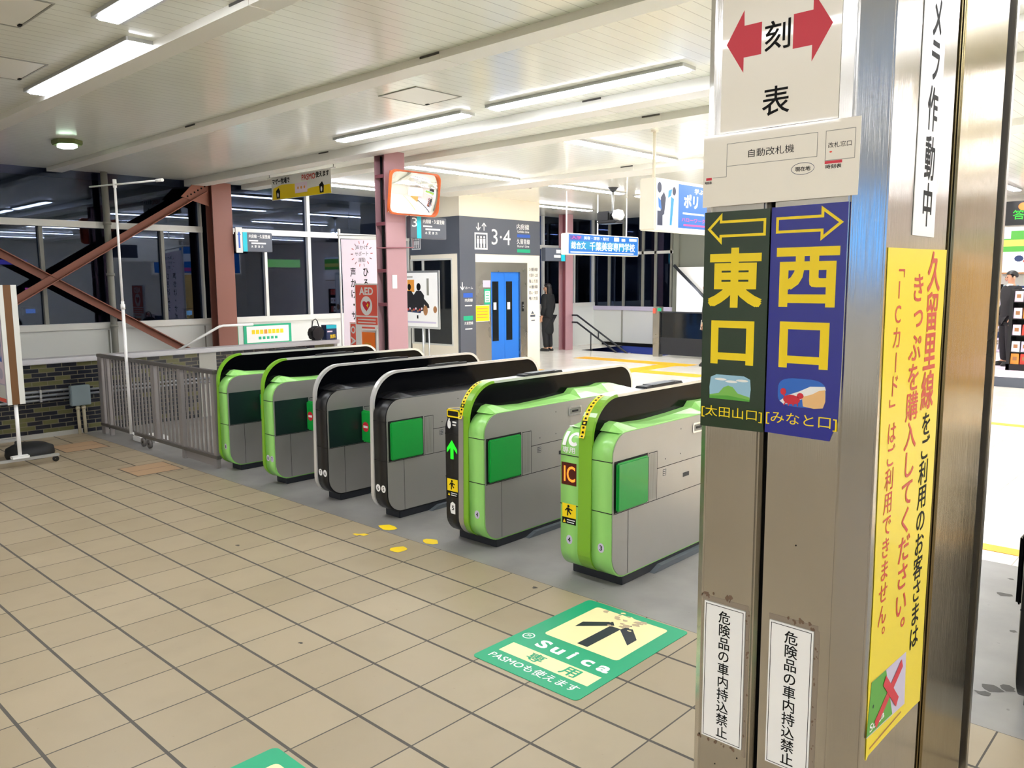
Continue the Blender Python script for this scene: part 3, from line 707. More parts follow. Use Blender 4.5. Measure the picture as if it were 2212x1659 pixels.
# double gate with IC display
g6, x0, x1 = gate('ticket_gate', -2.418, 'double', 'ogreen', 'lgreen', 'lgreen', False, 'all green fronted ticket gate with glowing IC display, nearest to the steel pillar', (('4', -2.70),), (('3', -2.485),), w=.131, rim=.086)
u = x0-.067
b = MB(); b.rect(F, u-.054, .528, u+.050, .652, 'led_dark', .0016); b.text(F, 'IC', u-.036, .546, .078, .088, 'led_orange', .012, .0026); b.build('led_display', g6)
warn_sticker(g6, u, .345)
b = MB(); b.text(F, '専用', u-.046, .706, .086, .034, 'vwhite', .012, .0016)
# big IC lettering wraps the rounded upper front
pr_ = body_prof()
def wrap(zlen):  # arclength up the front profile from z=.715
    r = .125; zc = .84-r
    if zlen < 0: return (YF-.003, .715+zlen)
    a = min(zlen/r, PI/2); rr = r+.003
    return (YF+r-rr*math.cos(a), zc+rr*math.sin(a))
NS = 10
for i in range(NS):      # I
    (ya, za), (yb, zb) = wrap(.030+.082*i/NS), wrap(.030+.082*(i+1)/NS)
    b.add([(u-.050, ya, za), (u-.026, ya, za), (u-.026, yb, zb), (u-.050, yb, zb)], [(0, 1, 2, 3)], 'vwhite')
NC = 28; pc = []         # C
for k in range(NC+1):
    q = math.radians(48+264*k/NC)
    for r_ in (1, .52): pc.append((u+.024+.040*r_*math.cos(q), .071+.041*r_*math.sin(q)))
b.add([(x_, *wrap(z_)) for x_, z_ in pc], [(2*k, 2*k+2, 2*k+3, 2*k+1) for k in range(NC)], 'vwhite'); b.build('ic_lettering', g6)
rim_label(g6, x0+.008, x0+.040)
# gate at the right edge of the frame (only its aisle side shows)
t = thing('ticket_gate', (-.36, 4.2, 0), 'black ticket gate cut by the right edge of the photo', 'ticket gate', 'automatic ticket gates in a row')
pd = MB(); pd.box(-.56, -.30, 3.46, 4.98, 0, .05, 'darkmetal'); pd.build('pedestal', t, bevel=.004)
sh = MB(); sh.prism(shield_prof(.0), EXT, -.44, -.36, 'blackgloss'); sh.build('shield', t)
gate_half(t, -.44, -.575, 'black', 'double', False, (), 0)
for o in t.children:
    if o.name.split('.')[0] == 'flap': o.data.materials[0] = M['blackgloss']; lab(o, 'black padded flap')

# ================================================================ FLOOR MARKINGS
def floor_mat(name, x0, y0, label):
    t = MB(); F = (V((x0, y0, .0025)), V((1, 0, 0)), V((0, 1, 0)), V((0, 0, 1)))
    W_, H_ = .585, .845
    t.prism(rrect(0, 0, W_, H_, .025, 4), lambda u, v, a: (x0+u, y0+v, a), .0003, .0025, 'teal')
    t.poly(F, rrect(.09, .38, .505, .795, .02, 4), 'mcream', .0004)
    t.rect(F, .05, .12, .545, .218, 'mcream', .0004)
    # black arrow pointing into the gates, its tip worn away
    for q in ([(.270, .402), (.328, .402), (.332, .655), (.272, .655)], [(.149, .540), (.145, .606), (.256, .700), (.285, .668)], [(.452, .534), (.452, .609), (.345, .722), (.330, .650)]): t.poly(F, q, 'mink', .0008)
    random.seed(3)
    for k in range(26):
        a, b_ = random.gauss(.29, .06), random.gauss(.74, .045); r = random.uniform(.006, .02)
        t.poly(F, [(a+r*random.uniform(.5, 1.6)*math.cos(q), b_+r*random.uniform(.4, 1.2)*math.sin(q)) for q in [2*PI*i/7 for i in range(7)]], 'worn' if k % 3 else 'mcream', .0012+.00001*k)
    # round rail-card emblem and lettering
    t.outline(F, [(.055+.03*math.cos(2*PI*k/20), .315+.03*math.sin(2*PI*k/20)) for k in range(20)], .006, 'vwhite', .0005)
    t.text(F, 'JR', .04, .302, .03, .026, 'vwhite', .01, .0006)
    for i, ch in enumerate('Suica'):
        t.text(F, ch, (.135, .222, .322, .392, .478)[i], .255, (.062, .060, .020, .056, .060)[i], (.078, .056, .078, .056, .056)[i], 'vwhite', .035, .0006)
    for i, ch in enumerate('専用'): t.text(F, ch, .185+.19*i, .133, .086, .072, 'teal', .022, .0008)
    t.text(F, 'PASMOも使えます', .05, .045, .485, .055, 'vwhite', .01, .0006)
    return tag(t.build(name), label, 'floor sign', 'green floor signs')
floor_mat('floor_sign', -2.432, 2.337, 'green floor sign with worn black arrow lying left of the steel pillar foot')
floor_mat('floor_sign', -2.44, .535, 'green floor sign of which only the top corner shows at the bottom edge')
def tape(pts, label):
    b = MB(); b.poly(FZ(.0006), pts, 'ytape', .0008); tag(b.build('floor_tape'), label, 'tape mark', 'yellow tape marks on the floor')
def blob(x, y, rx, ry, sd): random.seed(sd); return [(x+rx*random.uniform(.8, 1.1)*math.cos(2*PI*k/9), y+ry*random.uniform(.8, 1.1)*math.sin(2*PI*k/9)) for k in range(9)]
tape(blob(-4.19, 3.265, .085, .05, 1), 'yellow footprint on the grey floor, left of the pair, in front of black gate')
tape(blob(-3.755, 3.262, .065, .045, 2)+[], 'yellow footprint at the grey edge in front of the arrow gate')
tape(blob(-3.785, 3.03, .055, .06, 3), 'yellow heel mark on the beige tile below the arrow gate')
tape([(-4.25, 3.02), (-4.20, 3.02), (-4.20, 3.04), (-4.16, 3.045), (-4.165, 3.09), (-4.20, 3.08), (-4.22, 3.05), (-4.25, 3.04)], 'small broken yellow tape mark on beige tile, farthest left')
random.seed(11)

# ================================================================ GREY BARRIER
YB = 3.36
t = thing('metal_barrier', (-8.0, YB, 0), 'grey metal bar barrier on casters between mosaic wall and ticket gates', 'barrier')
for x, wd, z0 in ((-9.27, .10, 0), (-9.08, .035, 0), (-7.92, .045, .10), (-7.35, .045, 0), (-6.72, .05, 0)):
    b = MB(); b.box(x-wd/2, x+wd/2, YB-.02, YB+.02, z0, .85, 'stonegrey'); b.build('post', t, bevel=.004)
for z, h in ((.86, .035), (.10, .032)):
    b = MB(); b.box(-9.33, -6.68, YB-.024, YB+.024, z-h/2, z+h/2, 'barrierdark'); b.build('rail', t, bevel=.004)
x = -9.17; k = 0
while x < -6.78:
    if all(abs(x-q) > .04 for q in (-9.27, -9.08, -7.92, -7.35)):
        b = MB(); b.box(x-.017, x+.017, YB-.006, YB+.006, .115, .845, 'stonegrey'); b.build('bar', t, bevel=.004)
    x += .0835
for x in (-8.20, -8.06):
    b = MB(); b.lathe((x, YB-.03, .045), [(.012, -.012), (.045, -.012), (.045, .012), (.012, .012)], 'barrierdark', 16, (0, 1, 0)); b.box(x-.015, x+.015, YB-.015, YB+.015, .05, .1, 'alu'); b.build('caster', t)
b = MB(); b.box(-7.32, -6.72, YB-.004, YB+.004, .012, .085, 'stonegrey'); b.build('kick_plate', t)
# T-shaped banner pole in front of the barrier
t = thing('banner_pole', (-8.45, YB-.05, 0), 'white T shaped banner pole without cloth standing at the grey barrier', 'banner pole')
b = MB(); b.tube([(-8.45, YB-.05, .10), (-8.45, YB-.05, 1.46)], .016, 'white'); b.tube([(-8.45, YB-.05, 1.40), (-8.45, YB-.05, 2.64)], .012, 'white'); b.lathe((-8.45, YB-.05, 1.40), [(.016, -.02), (.022, -.02), (.022, .03), (.012, .03)], 'white', 12); b.build('pole', t)
b = MB(); b.tube([(-9.1, YB-.05, 2.64), (-7.38, YB-.05, 2.56)], .009, 'white'); b.tube([(-7.50, YB-.05, 2.566), (-7.38, YB-.05, 2.56)], .015, 'white'); b.lathe((-8.45, YB-.05, 2.60), [(0, -.02), (.018, -.02), (.018, .06), (0, .06)], 'white', 12); b.build('cross_bar', t)
b = MB(); b.box(-8.62, -8.28, YB+.03, YB+.28, 0, .05, 'white'); b.tube([(-8.45, YB-.05, .12), (-8.45, YB+.04, .045)], .012, 'white'); b.build('base', t, bevel=.01)
# junction box and conduits on the mosaic wall
t = thing('junction_box', (-9.45, 3.18, .31), 'grey electrical junction box on the mosaic wall with two pipes below', 'junction box')
b = MB(); b.box(-9.492, -9.42, 3.085, 3.285, .315, .535, 'boxgrey'); b.build('box', t, bevel=.006)
b = MB(); b.box(-9.42, -9.414, 3.09, 3.28, .32, .53, 'boxgrey'); b.build('lid', t, bevel=.002)
for y in (3.155, 3.215):
    b = MB(); b.tube([(-9.455, y, .315), (-9.455, y, .24), (-9.44, y, .0)], .017, 'pipecream'); b.lathe((-9.455, y, .27), [(.02, 0), (.023, .0), (.023, .03), (.02, .03)], 'pipecream', 12); b.build('pipe', t)
for z, zl in ((.50, .49), (.455, .445), (.41, .40)):
    b = MB(); b.tube([(-9.47, 3.085, z), (-9.47, 1.2, zl)], .014, 'conduit')
    if z != .41: b.tube([(-9.47, 3.285, z-.02), (-9.47, 5.0, z-.02)], .014, 'conduit')
    for y in (2.8, 2.2): b.box(-9.49, -9.452, y-.01, y+.01, z-.02, z+.02, 'alu')
    b.build('conduit', t)
# poster stand cut by the left edge
t = thing('poster_stand', (-9.0, 2.26, 0), 'wheeled poster stand with brown edged board, cut by the left edge', 'poster stand')
b = MB(); b.box(-9.62, -8.41, 2.20, 2.32, .58, 1.62, 'lilac'); F = FY(2.20)
b.rect(F, -9.58, .75, -8.46, 1.58, 'pinkprint', .001); b.rect(F, -9.3, .95, -8.50, 1.30, 'lineblue', .0015); b.ell(F, -8.62, 1.22, .09, .10, 'pinkprint', .002); b.ell(F, -8.58, 1.05, .08, .08, 'lilac', .002); b.ell(F, -8.56, .84, .06, .05, 'lilac', .002); b.rect(F, -9.58, .61, -8.46, .74, 'wpaper', .0015); b.rect(F, -9.58, .585, -8.46, .62, 'aedred', .002)
b.build('board', t)
for y0, y1, mt in ((2.19, 2.225, 'frame'), (2.225, 2.285, 'wood'), (2.285, 2.33, 'frame')):
    b = MB(); b.box(-8.41, -8.395, y0, y1, .57, 1.63, mt); b.build('edge_strip', t)
for x in (-8.43, -9.55):
    b = MB(); b.tube([(x, 2.26, .58), (x, 2.26, .06)], .016, 'white'); b.build('leg', t)
    b = MB(); b.box(x-.018, x+.018, 1.85, 2.58, .05, .075, 'alu'); b.box(x-.035, x+.035, 2.19, 2.33, .075, .10, 'white'); b.build('foot_bar', t, bevel=.003)
    for y in (1.90, 2.55):
        b = MB(); b.lathe((x, y, .026), [(.008, -.012), (.026, -.012), (.026, .012), (.008, .012)], 'black', 14, (1, 0, 0)); b.box(x-.014, x+.014, y-.014, y+.014, .028, .05, 'black'); b.build('caster', t)
t.location += V((.3, -.06, 0))
P0 = V((-8.62, 2.38, 0)); dv = V((0, 0, 0)); nv = V((0, 0, 0))
b = MB(); q = V((-8.55, 2.40, 0)); b.lathe(q, [(0, .0), (.20, 0), (.21, .03), (.20, .09), (.13, .125), (.0, .13)], 'groove', 24)
tag(b.build('base_weight'), 'black round base weight lying behind the poster stand at left', 'base weight')
# ================================================================ ELEVATOR TOWER
XE, YE = -10.8, 10.21
el = thing('elevator', (-11.5, 11.3, 0), 'lift tower with blue doors and slate grey header reading 3·4', 'elevator')
b = MB(); b.box(-12.15, -10.86, YE+.06, 12.38, 0, HC, 'cream')
b.box(-10.86, XE, YE, 12.42, 2.82, HC, 'cream'); b.box(-12.18, -10.86, YE, YE+.06, 2.82, HC, 'cream'); b.box(-12.18, XE, 12.38, 12.42, 0, 2.15, 'cream')
b.box(-10.86, XE, 12.05, 12.38, 0, 2.15, 'cream'); b.box(-10.86, XE, 10.60, 12.05, 2.0, 2.15, 'cream')
b.box(-12.18, XE-.03, YE, YE+.06, 0, .47, 'cream'); b.box(-11.02, XE-.03, YE, YE+.06, .47, 2.15, 'cream'); b.box(-12.18, -11.02, YE, YE+.06, 2.05, 2.15, 'cream')
b.build('shaft_wall', el)
b = MB(); b.box(-10.86, XE+.012, YE-.012, 12.42, 2.15, 2.82, 'slate'); b.box(-12.2, -10.86, YE-.012, YE+.06, 2.15, 2.82, 'slate'); b.box(-12.2, -10.86, 12.38, 12.42, 2.15, 2.82, 'slate')
F = FX(XE+.012)
def lift_icon(b, F, u0, v0, w_, h_, mt='vwhite'):
    b.outline(F, [(u0, v0), (u0+w_, v0), (u0+w_, v0+h_), (u0, v0+h_)], w_*.09, mt, .002)
    for k in range(3):
        c = u0+w_*(.26+.24*k); b.ell(F, c, v0+h_*.74, w_*.07, h_*.075, mt, .002, 10); b.rect(F, c-w_*.085, v0+h_*.36, c+w_*.085, v0+h_*.64, mt, .002)
        b.rect(F, c-w_*.06, v0+h_*.12, c+w_*.06, v0+h_*.36, mt, .002)
lift_icon(b, F, 10.58, 2.23, .34, .31)
for uc, up in ((10.68, -1), (10.83, 1)):
    z0, z1 = (2.72, 2.58) if up < 0 else (2.58, 2.72)
    b.line(F, (uc, z0), (uc, z1), .02, 'vwhite', .002)
    for s_ in (-1, 1): b.line(F, (uc+s_*.055, z1-up*.06), (uc, z1), .02, 'vwhite', .0021)
b.text(F, '3·4', 11.03, 2.33, .52, .29, 'vwhite', .0, .002)
b.text(F, '内房線', 11.73, 2.64, .36, .11, 'vwhite', .01, .002); b.text(F, 'Uchibo Line', 11.75, 2.58, .34, .045, 'vwhite', .01, .002); b.rect(F, 11.74, 2.49, 12.12, 2.55, 'lineblue', .002)
b.text(F, '久留里線', 11.73, 2.36, .38, .10, 'vwhite', .01, .002); b.text(F, 'Kururi Line', 11.75, 2.30, .34, .045, 'vwhite', .01, .002); b.rect(F, 11.74, 2.20, 12.12, 2.265, 'linegreen', .002)
F = FY(YE-.012); lift_icon(b, F, -12.12, 2.25, .26, .26); b.rect(F, -11.84, 2.45, -11.2, 2.475, 'vwhite', .002)
b.build('header_band', el)
b = MB(); b.box(-10.86, XE+.006, YE-.006, 10.60, 0, 2.15, 'slate'); F = FX(XE+.006)
b.line(F, (10.26, 1.63), (10.26, 1.50), .02, 'vwhite', .002); b.line(F, (10.20+.01, 1.55), (10.26, 1.49), .02, 'vwhite', .002); b.line(F, (10.31, 1.55), (10.26, 1.49), .02, 'vwhite', .002)
b.text(F, 'ホーム', 10.33, 1.50, .2, .05, 'vwhite', .01, .002); b.rect(F, 10.28, 1.35, 10.52, 1.43, 'lineblue', .002); b.text(F, '内房線', 10.32, 1.27, .2, .06, 'vwhite', .01, .002); b.rect(F, 10.32, 1.19, 10.5, 1.21, 'vwhite', .002)
b.rect(F, 10.28, .93, 10.52, 1.01, 'linegreen', .002); b.text(F, '久留里線', 10.30, .85, .22, .055, 'vwhite', .01, .002); b.rect(F, 10.32, .76, 10.5, .78, 'vwhite', .002)
b.build('corner_panel', el)
b = MB(); b.box(-10.86, XE-.004, 10.60, 11.02, 0, 2.0, 'steel'); b.box(-10.86, XE-.004, 11.02, 11.84, 1.82, 2.0, 'steel'); b.box(-10.86, XE-.004, 11.84, 12.05, 0, 2.0, 'steel'); b.build('door_frame', el)
for y0, y1, wa, wb in ((11.025, 11.42, 11.085, 11.255), (11.425, 11.835, 11.47, 11.64)):
    b = MB(); b.box(-10.858, -10.84, y0, y1, 0, 1.82, 'doorblue'); d = b.build('door_panel', el)
    q = MB(); q.box(-10.84, -10.836, wa, wb, .50, 1.64, 'glassblack'); q.rect(FX(-10.836), wa+.03, 1.10, wb-.06, 1.24, 'wpaper', .001); q.build('window', d)
b = MB(); b.rect(FX(XE-.004), 10.59, .90, 10.96, 1.19, 'yellow', .003); b.outline(FX(XE-.004), [(10.58, .89), (10.97, .89), (10.97, 1.2), (10.58, 1.2)], .012, 'wpaper', .002)
for k in range(4): b.rect(FX(XE-.004), 10.63, .96+.055*k, 10.92, .98+.055*k, 'orangeprint', .004)
b.build('yellow_notice', el)
b = MB(); b.rect(FX(XE-.004), 10.83, 1.21, 11.0, 1.50, 'linegreen', .003); b.rect(FX(XE-.004), 10.85, 1.25, 10.98, 1.46, 'wpaper', .004); b.rect(FX(XE-.004), 10.80, 1.53, 11.0, 1.66, 'lilac', .003)
for k in range(4): b.rect(FX(XE-.004), 10.87, 1.27+.05*k, 10.96, 1.285+.05*k, 'linegreen', .005)
b.build('notice', el)
b = MB(); b.box(XE-.004, XE+.012, 11.885, 11.93, 1.05, 1.24, 'black'); b.ell(FX(XE+.012), 11.908, 1.17, .014, .014, 'alu', .001); b.ell(FX(XE+.012), 11.908, 1.12, .014, .014, 'alu', .001); b.build('call_panel', el)
b = MB(); F = FX(XE)
for i, s_ in enumerate(('3番線', '木更津・上総', '亀山 方面', '4番線', '館山・安房', '鴨川 方面')): b.text(F, s_, 12.10, 1.84-.115*i, .26, .07, 'slate', .01, .002)
b.poly(F, [(12.15, .99), (12.20, 1.05), (12.25, .99)], 'slate', .002); b.rect(F, 12.13, .93, 12.28, .975, 'slate', .002); b.rect(F, 12.16, .85, 12.27, .87, 'slate', .002); b.build('wall_lettering', el)
b = MB(); b.box(-12.18, -11.02, YE+.03, YE+.04, .47, 2.05, 'glassblack'); b.build('side_window', el)
b = MB(); b.box(-11.86, -11.82, YE+.005, YE+.03, .47, 2.05, 'frame'); b.ring([(-12.18, .45), (-11.0, .45), (-11.0, 2.07), (-12.18, 2.07)], [(-12.15, .48), (-11.03, .48), (-11.03, 2.04), (-12.15, 2.04)], lambda u, v, a: (u, a, v), YE-.008, YE+.03, 'frame'); b.build('side_window_frame', el)

# ================================================================ SIGNS ON THE COLUMNS
def dirsign(name, x, y0, y1, z0, z1, label, num, th=.10, cy=None):
    t = thing(name, (x-th/2, (y0+y1)/2, z0), label, 'platform sign', 'slate grey platform signs')
    b = MB(); b.box(x-th, x, y0, y1, z0, z1, 'slate'); b.build('sign_box', t, bevel=.006)
    b = MB(); F = FX(x); L = y1-y0; h = z1-z0
    if cy is None: cy = .2
    b.rect(F, y0+L*cy, z0, y0+L*(cy+.12), z1, 'cyan', .0015)
    if num: b.text(F, num, y0+L*.04, z0+h*.52, L*.14, h*.42, 'vwhite', .0, .002)
    a = y0+L*(cy+.17); W_ = L*(.80-cy)
    b.text(F, '内房線・久留里線', a, z0+h*.70, W_*.95, h*.20, 'vwhite', .01, .002); b.rect(F, a, z0+h*.54, a+W_*.4, z0+h*.61, 'vwhite', .002); b.rect(F, a+W_*.1, z0+h*.40, a+W_*.75, z0+h*.48, 'vwhite', .002)
    for k in range(4): b.text(F, '木更津方面'[k], a+W_*(.08+.15*k), z0+h*.20, W_*.10, h*.14, 'vwhite', .01, .002)
    b.build('sign_face', t)
    return t
dirsign('platform_sign', -11.82, 6.42, 7.03, 2.13, 2.43, 'slate sign with cyan stripe beside the reddish brown column', '', cy=.16)
s3 = dirsign('platform_sign', -7.60, 6.38, 6.965, 2.16, 2.42, 'slate sign numbered 3 with cyan stripe on the dusty pink column', '3', .08, .17)
for z in (2.0,): b = MB(); b.tube([(-7.64, 5.9, 2.03), (-7.64, 6.45, 2.05), (-7.64, 6.45, 2.17)], .008, 'pinkdark'); b.build('bracket', s3)
t = thing('platform_sign', (-12.1, 14.48, 2.1), 'small slate sign with cyan end far away beside the far pink column', 'platform sign', 'slate grey platform signs')
b = MB(); b.box(-12.22, -12.1, 14.12, 14.86, 2.10, 2.40, 'slate'); b.build('sign_box', t, bevel=.006)
b = MB(); b.rect(FX(-12.1), 14.68, 2.1, 14.82, 2.4, 'cyan', .002); b.rect(FX(-12.1), 14.42, 2.18, 14.66, 2.24, 'vwhite', .002); b.rect(FX(-12.1), 14.5, 2.28, 14.66, 2.36, 'vwhite', .002); b.build('sign_face', t)
b = MB(); b.box(-11.818, -11.80, 6.39, 6.5, 2.11, 2.50, 'wpaper'); F = FX(-11.80); b.rect(F, 6.41, 2.14, 6.48, 2.46, 'wpaper', .001)
b.line(F, (6.445, 2.18), (6.445, 2.42), .03, 'lineblue', .002); b.poly(F, [(6.415, 2.38), (6.475, 2.38), (6.445, 2.44)], 'lineblue', .0022)
tag(b.build('arrow_plate'), 'narrow white plate with blue upward arrow on the reddish brown column', 'arrow plate')
b = MB(); b.box(-7.659, -7.653, 6.13, 6.20, 1.56, 1.72, 'wpaper'); tag(b.build('paper_slip'), 'small white paper slip stuck on the dusty pink column', 'paper slip')
# convex mirror in an orange frame
t = thing('convex_mirror', (-7.5, 6.35, 2.42), 'rounded square convex mirror in orange frame high on pink column', 'mirror')
YM, ZM = 6.35, 2.67
b = MB(); b.ring([(y+YM, z+ZM) for y, z in rrect(-.385, -.255, .385, .255, .085)], [(y+YM, z+ZM) for y, z in rrect(-.362, -.232, .362, .232, .07)], EXT, -7.53, -7.485, 'orange'); b.build('frame', t, bevel=.008)
b = MB(); N = 16; vs_ = []; R_ = 1.1
for i in range(N+1):
    for j in range(N+1):
        a, c = -1+2*i/N, -1+2*j/N
        y = .365*a; z = .235*c
        k_ = max(0, abs(y)+abs(z)-.50)
        vs_.append((-7.51+.075-(R_-math.sqrt(R_*R_-y*y-z*z)), YM+y, ZM+z))
b.add(vs_, [(i*(N+1)+j, (i+1)*(N+1)+j, (i+1)*(N+1)+j+1, i*(N+1)+j+1) for i in range(N) for j in range(N)], 'mirror', True); b.build('mirror_face', t)
b = MB(); b.box(-7.56, -7.545, YM-.36, YM+.36, ZM-.24, ZM+.24, 'orange'); b.box(-7.655, -7.56, 6.18, 6.24, 2.6, 2.7, 'pinkdark'); b.build('back_plate', t, bevel=.01)
for o in t.children:
    o.rotation_euler = (0, math.radians(8), 0)
t = thing('hanging_sign', (-1.5, 11.2, 1.9), 'big blue lit sign mirrored in the orange framed convex mirror', 'hanging sign')
b = MB(); b.box(-1.5, -1.4, 9.9, 12.6, 1.9, 2.75, 'cream'); b.build('sign_box', t)
b = MB(); F = (V((-1.5, 0, 0)), V((0, -1, 0)), V((0, 0, 1)), V((-1, 0, 0))); b.rect(F, -12.55, 1.95, -9.95, 2.70, 'ad_blue', .002); b.rect(F, -12.0, 2.28, -10.2, 2.5, 'ad_white', .004); b.rect(F, -12.4, 2.0, -11.4, 2.1, 'ad_white', .004); b.rect(F, -11.2, 2.0, -10.1, 2.1, 'ad_pink', .004); b.build('sign_face', t)
for y in (10.2, 12.3): b = MB(); b.tube([(-1.45, y, 2.75), (-1.45, y, HC)], .012, 'white', 8); b.build('hanging_rod', t)
t = thing('advert_board', (7.95, -.9, 1.9), 'blue lit advert on the wall behind, glowing in the pillar chamfer', 'advert')
b = MB(); b.box(7.9, 8.0, -2.2, .6, 1.6, 2.7, 'cream'); b.build('frame', t)
b = MB(); F = (V((7.9, 0, 0)), V((0, -1, 0)), V((0, 0, 1)), V((-1, 0, 0))); b.rect(F, -.55, 1.65, 2.15, 2.65, 'ad_board', .002); b.build('poster', t)
# ================================================================ HANGING BANNER AND STREET FURNITURE BY THE WINDOWS
t = thing('hanging_banner', (-10.05, 6.45, 2.83), 'yellow and white banner with black letters hanging from the ceiling', 'banner')
b = MB(); Fb = FY(6.45); x0, x1, z0, z1 = -10.80, -9.30, 2.83, 3.15
b.box(x0, x1, 6.45, 6.454, z0, z1, 'wpaper')
b.poly(Fb, [(x0+.02, z0+.01), (x1-.0, z0+.0), (x1-.03, z0+.12), (x1-.45, z0+.11), (x1-.75, z0+.08), (x0+.72, z0+.19), (x0+.28, z0+.21), (x0+.05, z0+.17)], 'yellow', .001)
b.text(Fb, 'マザー牧場で', x0+.03, z1-.10, .46, .085, 'ink', .03, .002)
b.text(Fb, 'PASMO', x0+.80, z1-.10, .33, .08, 'textred', .02, .002); b.text(Fb, '使えます', x0+1.14, z1-.09, .32, .08, 'ink', .03, .002)
b.rect(Fb, x0+.62, z0+.06, x0+.93, z0+.20, 'pinkprint', .002)
for k in range(3): b.ell(Fb, x0+.70+.08*k, z0+.13, .02, .02, 'orangeprint', .003, 10)
for cx in (.17, 1.27): b.poly(Fb, [(x0+cx-.04, z0+.02), (x0+cx+.05, z0+.02), (x0+cx+.06, z0+.12), (x0+cx+.02, z0+.17), (x0+cx-.05, z0+.13)], 'ink', .002); b.ell(Fb, x0+cx, z0+.07, .02, .035, 'vwhite', .003, 10)
b.build('cloth', t)
b = MB(); b.tube([(x0-.1, 6.452, z1+.005), (x1+.1, 6.452, z1+.005)], .008, 'white')
for x in (x0-.05, x1+.06): b.tube([(x, 6.452, z1+.005), (x, 6.452, HC)], .004, 'ink')
b.build('rod', t)
# nobori banner
t = thing('nobori_banner', (-9.1, 6.95, 0), 'tall pale pink banner with black vertical Japanese letters behind the AED cabinet', 'banner')
YN = 6.9
b = MB(); b.tube([(-9.80, YN, 0), (-9.80, YN, 2.37)], .014, 'white', 10); b.tube([(-9.84, YN, 2.31), (-8.72, YN, 2.25)], .009, 'white', 8); b.lathe((-9.80, YN, 2.34), [(0, 0), (.02, 0), (.02, .05), (0, .06)], 'white', 10); b.build('pole', t)
b = MB(); nx, nz = 12, 20; vs_ = []
for j in range(nz+1):
    for i in range(nx+1):
        a, c = i/nx, j/nz
        xx = -9.76+.98*a*(1-.10*(1-c))+.0; vs_.append((xx, YN-.004+.015*math.sin(5*a+3*c), 1.0*.55+(1.70-.05*a)*c))
b.add(vs_, [(j*(nx+1)+i, j*(nx+1)+i+1, (j+1)*(nx+1)+i+1, (j+1)*(nx+1)+i) for j in range(nz) for i in range(nx)], 'pinkcloth', True)
F = FY(YN-.022)
for k in range(14):
    a = 2*PI*k/14; b.line(F, (-9.25+.20*math.cos(a), 2.03+.14*math.sin(a)), (-9.25+.25*math.cos(a), 2.03+.18*math.sin(a)), .012, 'pinkdark' if k % 2 else 'textred', .001)
for i, s_ in enumerate(('声かけ', 'サポート', '運動')): b.text(F, s_, (-9.39, -9.40, -9.33)[i], 2.085-.085*i, (.28, .30, .16)[i], .06, 'ink', .0, .001)
b.vtext(F, '声かけ・サポート運動', -9.46, 1.85, .135, .135, .152, 'ink', .015, .001)
b.vtext(F, 'ひろげよう', -9.17, 1.85, .135, .135, .152, 'ink', .015, .001)
b.build('cloth', t)
b = MB(); b.box(-10.0, -9.6, YN-.2, YN+.2, 0, .06, 'white'); b.build('base', t, bevel=.02)
# AED cabinet
t = thing('aed_cabinet', (-8.66, 6.62, 0), 'white AED cabinet stand with red heart panel left of pink column', 'AED cabinet')
YA = 6.5
b = MB(); b.box(-8.92, -8.42, YA, YA+.26, 0, .62, 'white'); b.box(-8.92, -8.42, YA+.02, YA+.26, .62, 1.06, 'white')
b.box(-8.92, -8.42, YA, YA+.02, .62, .70, 'white'); b.box(-8.92, -8.42, YA, YA+.02, 1.02, 1.06, 'white'); b.box(-8.92, -8.80, YA, YA+.02, .7, 1.02, 'white'); b.box(-8.46, -8.42, YA, YA+.02, .7, 1.02, 'white'); b.build('cabinet', t)
b = MB(); b.box(-8.92, -8.42, YA, YA+.05, 1.06, 1.62, 'white'); F = FY(YA)
b.rect(F, -8.90, 1.20, -8.44, 1.60, 'aedred', .001); b.text(F, 'AED', -8.82, 1.47, .30, .10, 'vwhite', .03, .002); b.ell(F, -8.67, 1.33, .125, .125, 'vwhite', .002)
hp = [(.0, -.09)]+[(.085*math.sin(q)**3*1.0, (.065*math.cos(q)-.025*math.cos(2*q)-.01*math.cos(3*q))) for q in (PI-2*PI*k/20 for k in range(1, 20))]
b.poly(F, [(-8.67+a, 1.335+c) for a, c in hp], 'red', .003); b.poly(F, [(-8.65, 1.37), (-8.62, 1.34), (-8.64, 1.33), (-8.62, 1.29), (-8.67, 1.335), (-8.65, 1.345)], 'yellow', .004)
b.rect(F, -8.90, 1.08, -8.44, 1.18, 'aedred', .001)
for k in range(2): b.rect(F, -8.86, 1.10+.04*k, -8.48, 1.115+.04*k, 'wpaper', .002)
b.rect(F, -8.78, 1.00+.026, -8.50, 1.052, 'aedred', .0015); b.build('sign_panel', t)
b = MB(); b.box(-8.80, -8.46, YA+.004, YA+.008, .70, 1.02, 'clearglass') if False else b.ring([(-8.81, .69), (-8.45, .69), (-8.45, 1.03), (-8.81, 1.03)], [(-8.79, .71), (-8.47, .71), (-8.47, 1.01), (-8.79, 1.01)], lambda u, v, a: (u, a, v), YA-.012, YA, 'white'); b.build('door', t)
b = MB(); b.box(-8.79, -8.52, YA+.005, YA+.018, .71, .98, 'aedorange'); b.rect(FY(YA+.005), -8.74, .76, -8.60, .84, 'orangeprint', .001); b.box(-8.51, -8.475, YA+.008, YA+.018, .71, 1.0, 'framed'); b.build('aed_bag', t, bevel=.0)
b = MB(); b.box(-9.08, -8.93, YA+.02, YA+.03, .55, 1.10, 'aedred'); F = FY(YA+.02); b.outline(F, [(-9.075, .555), (-8.935, .555), (-8.935, 1.095), (-9.075, 1.095)], .012, 'vwhite', .001)
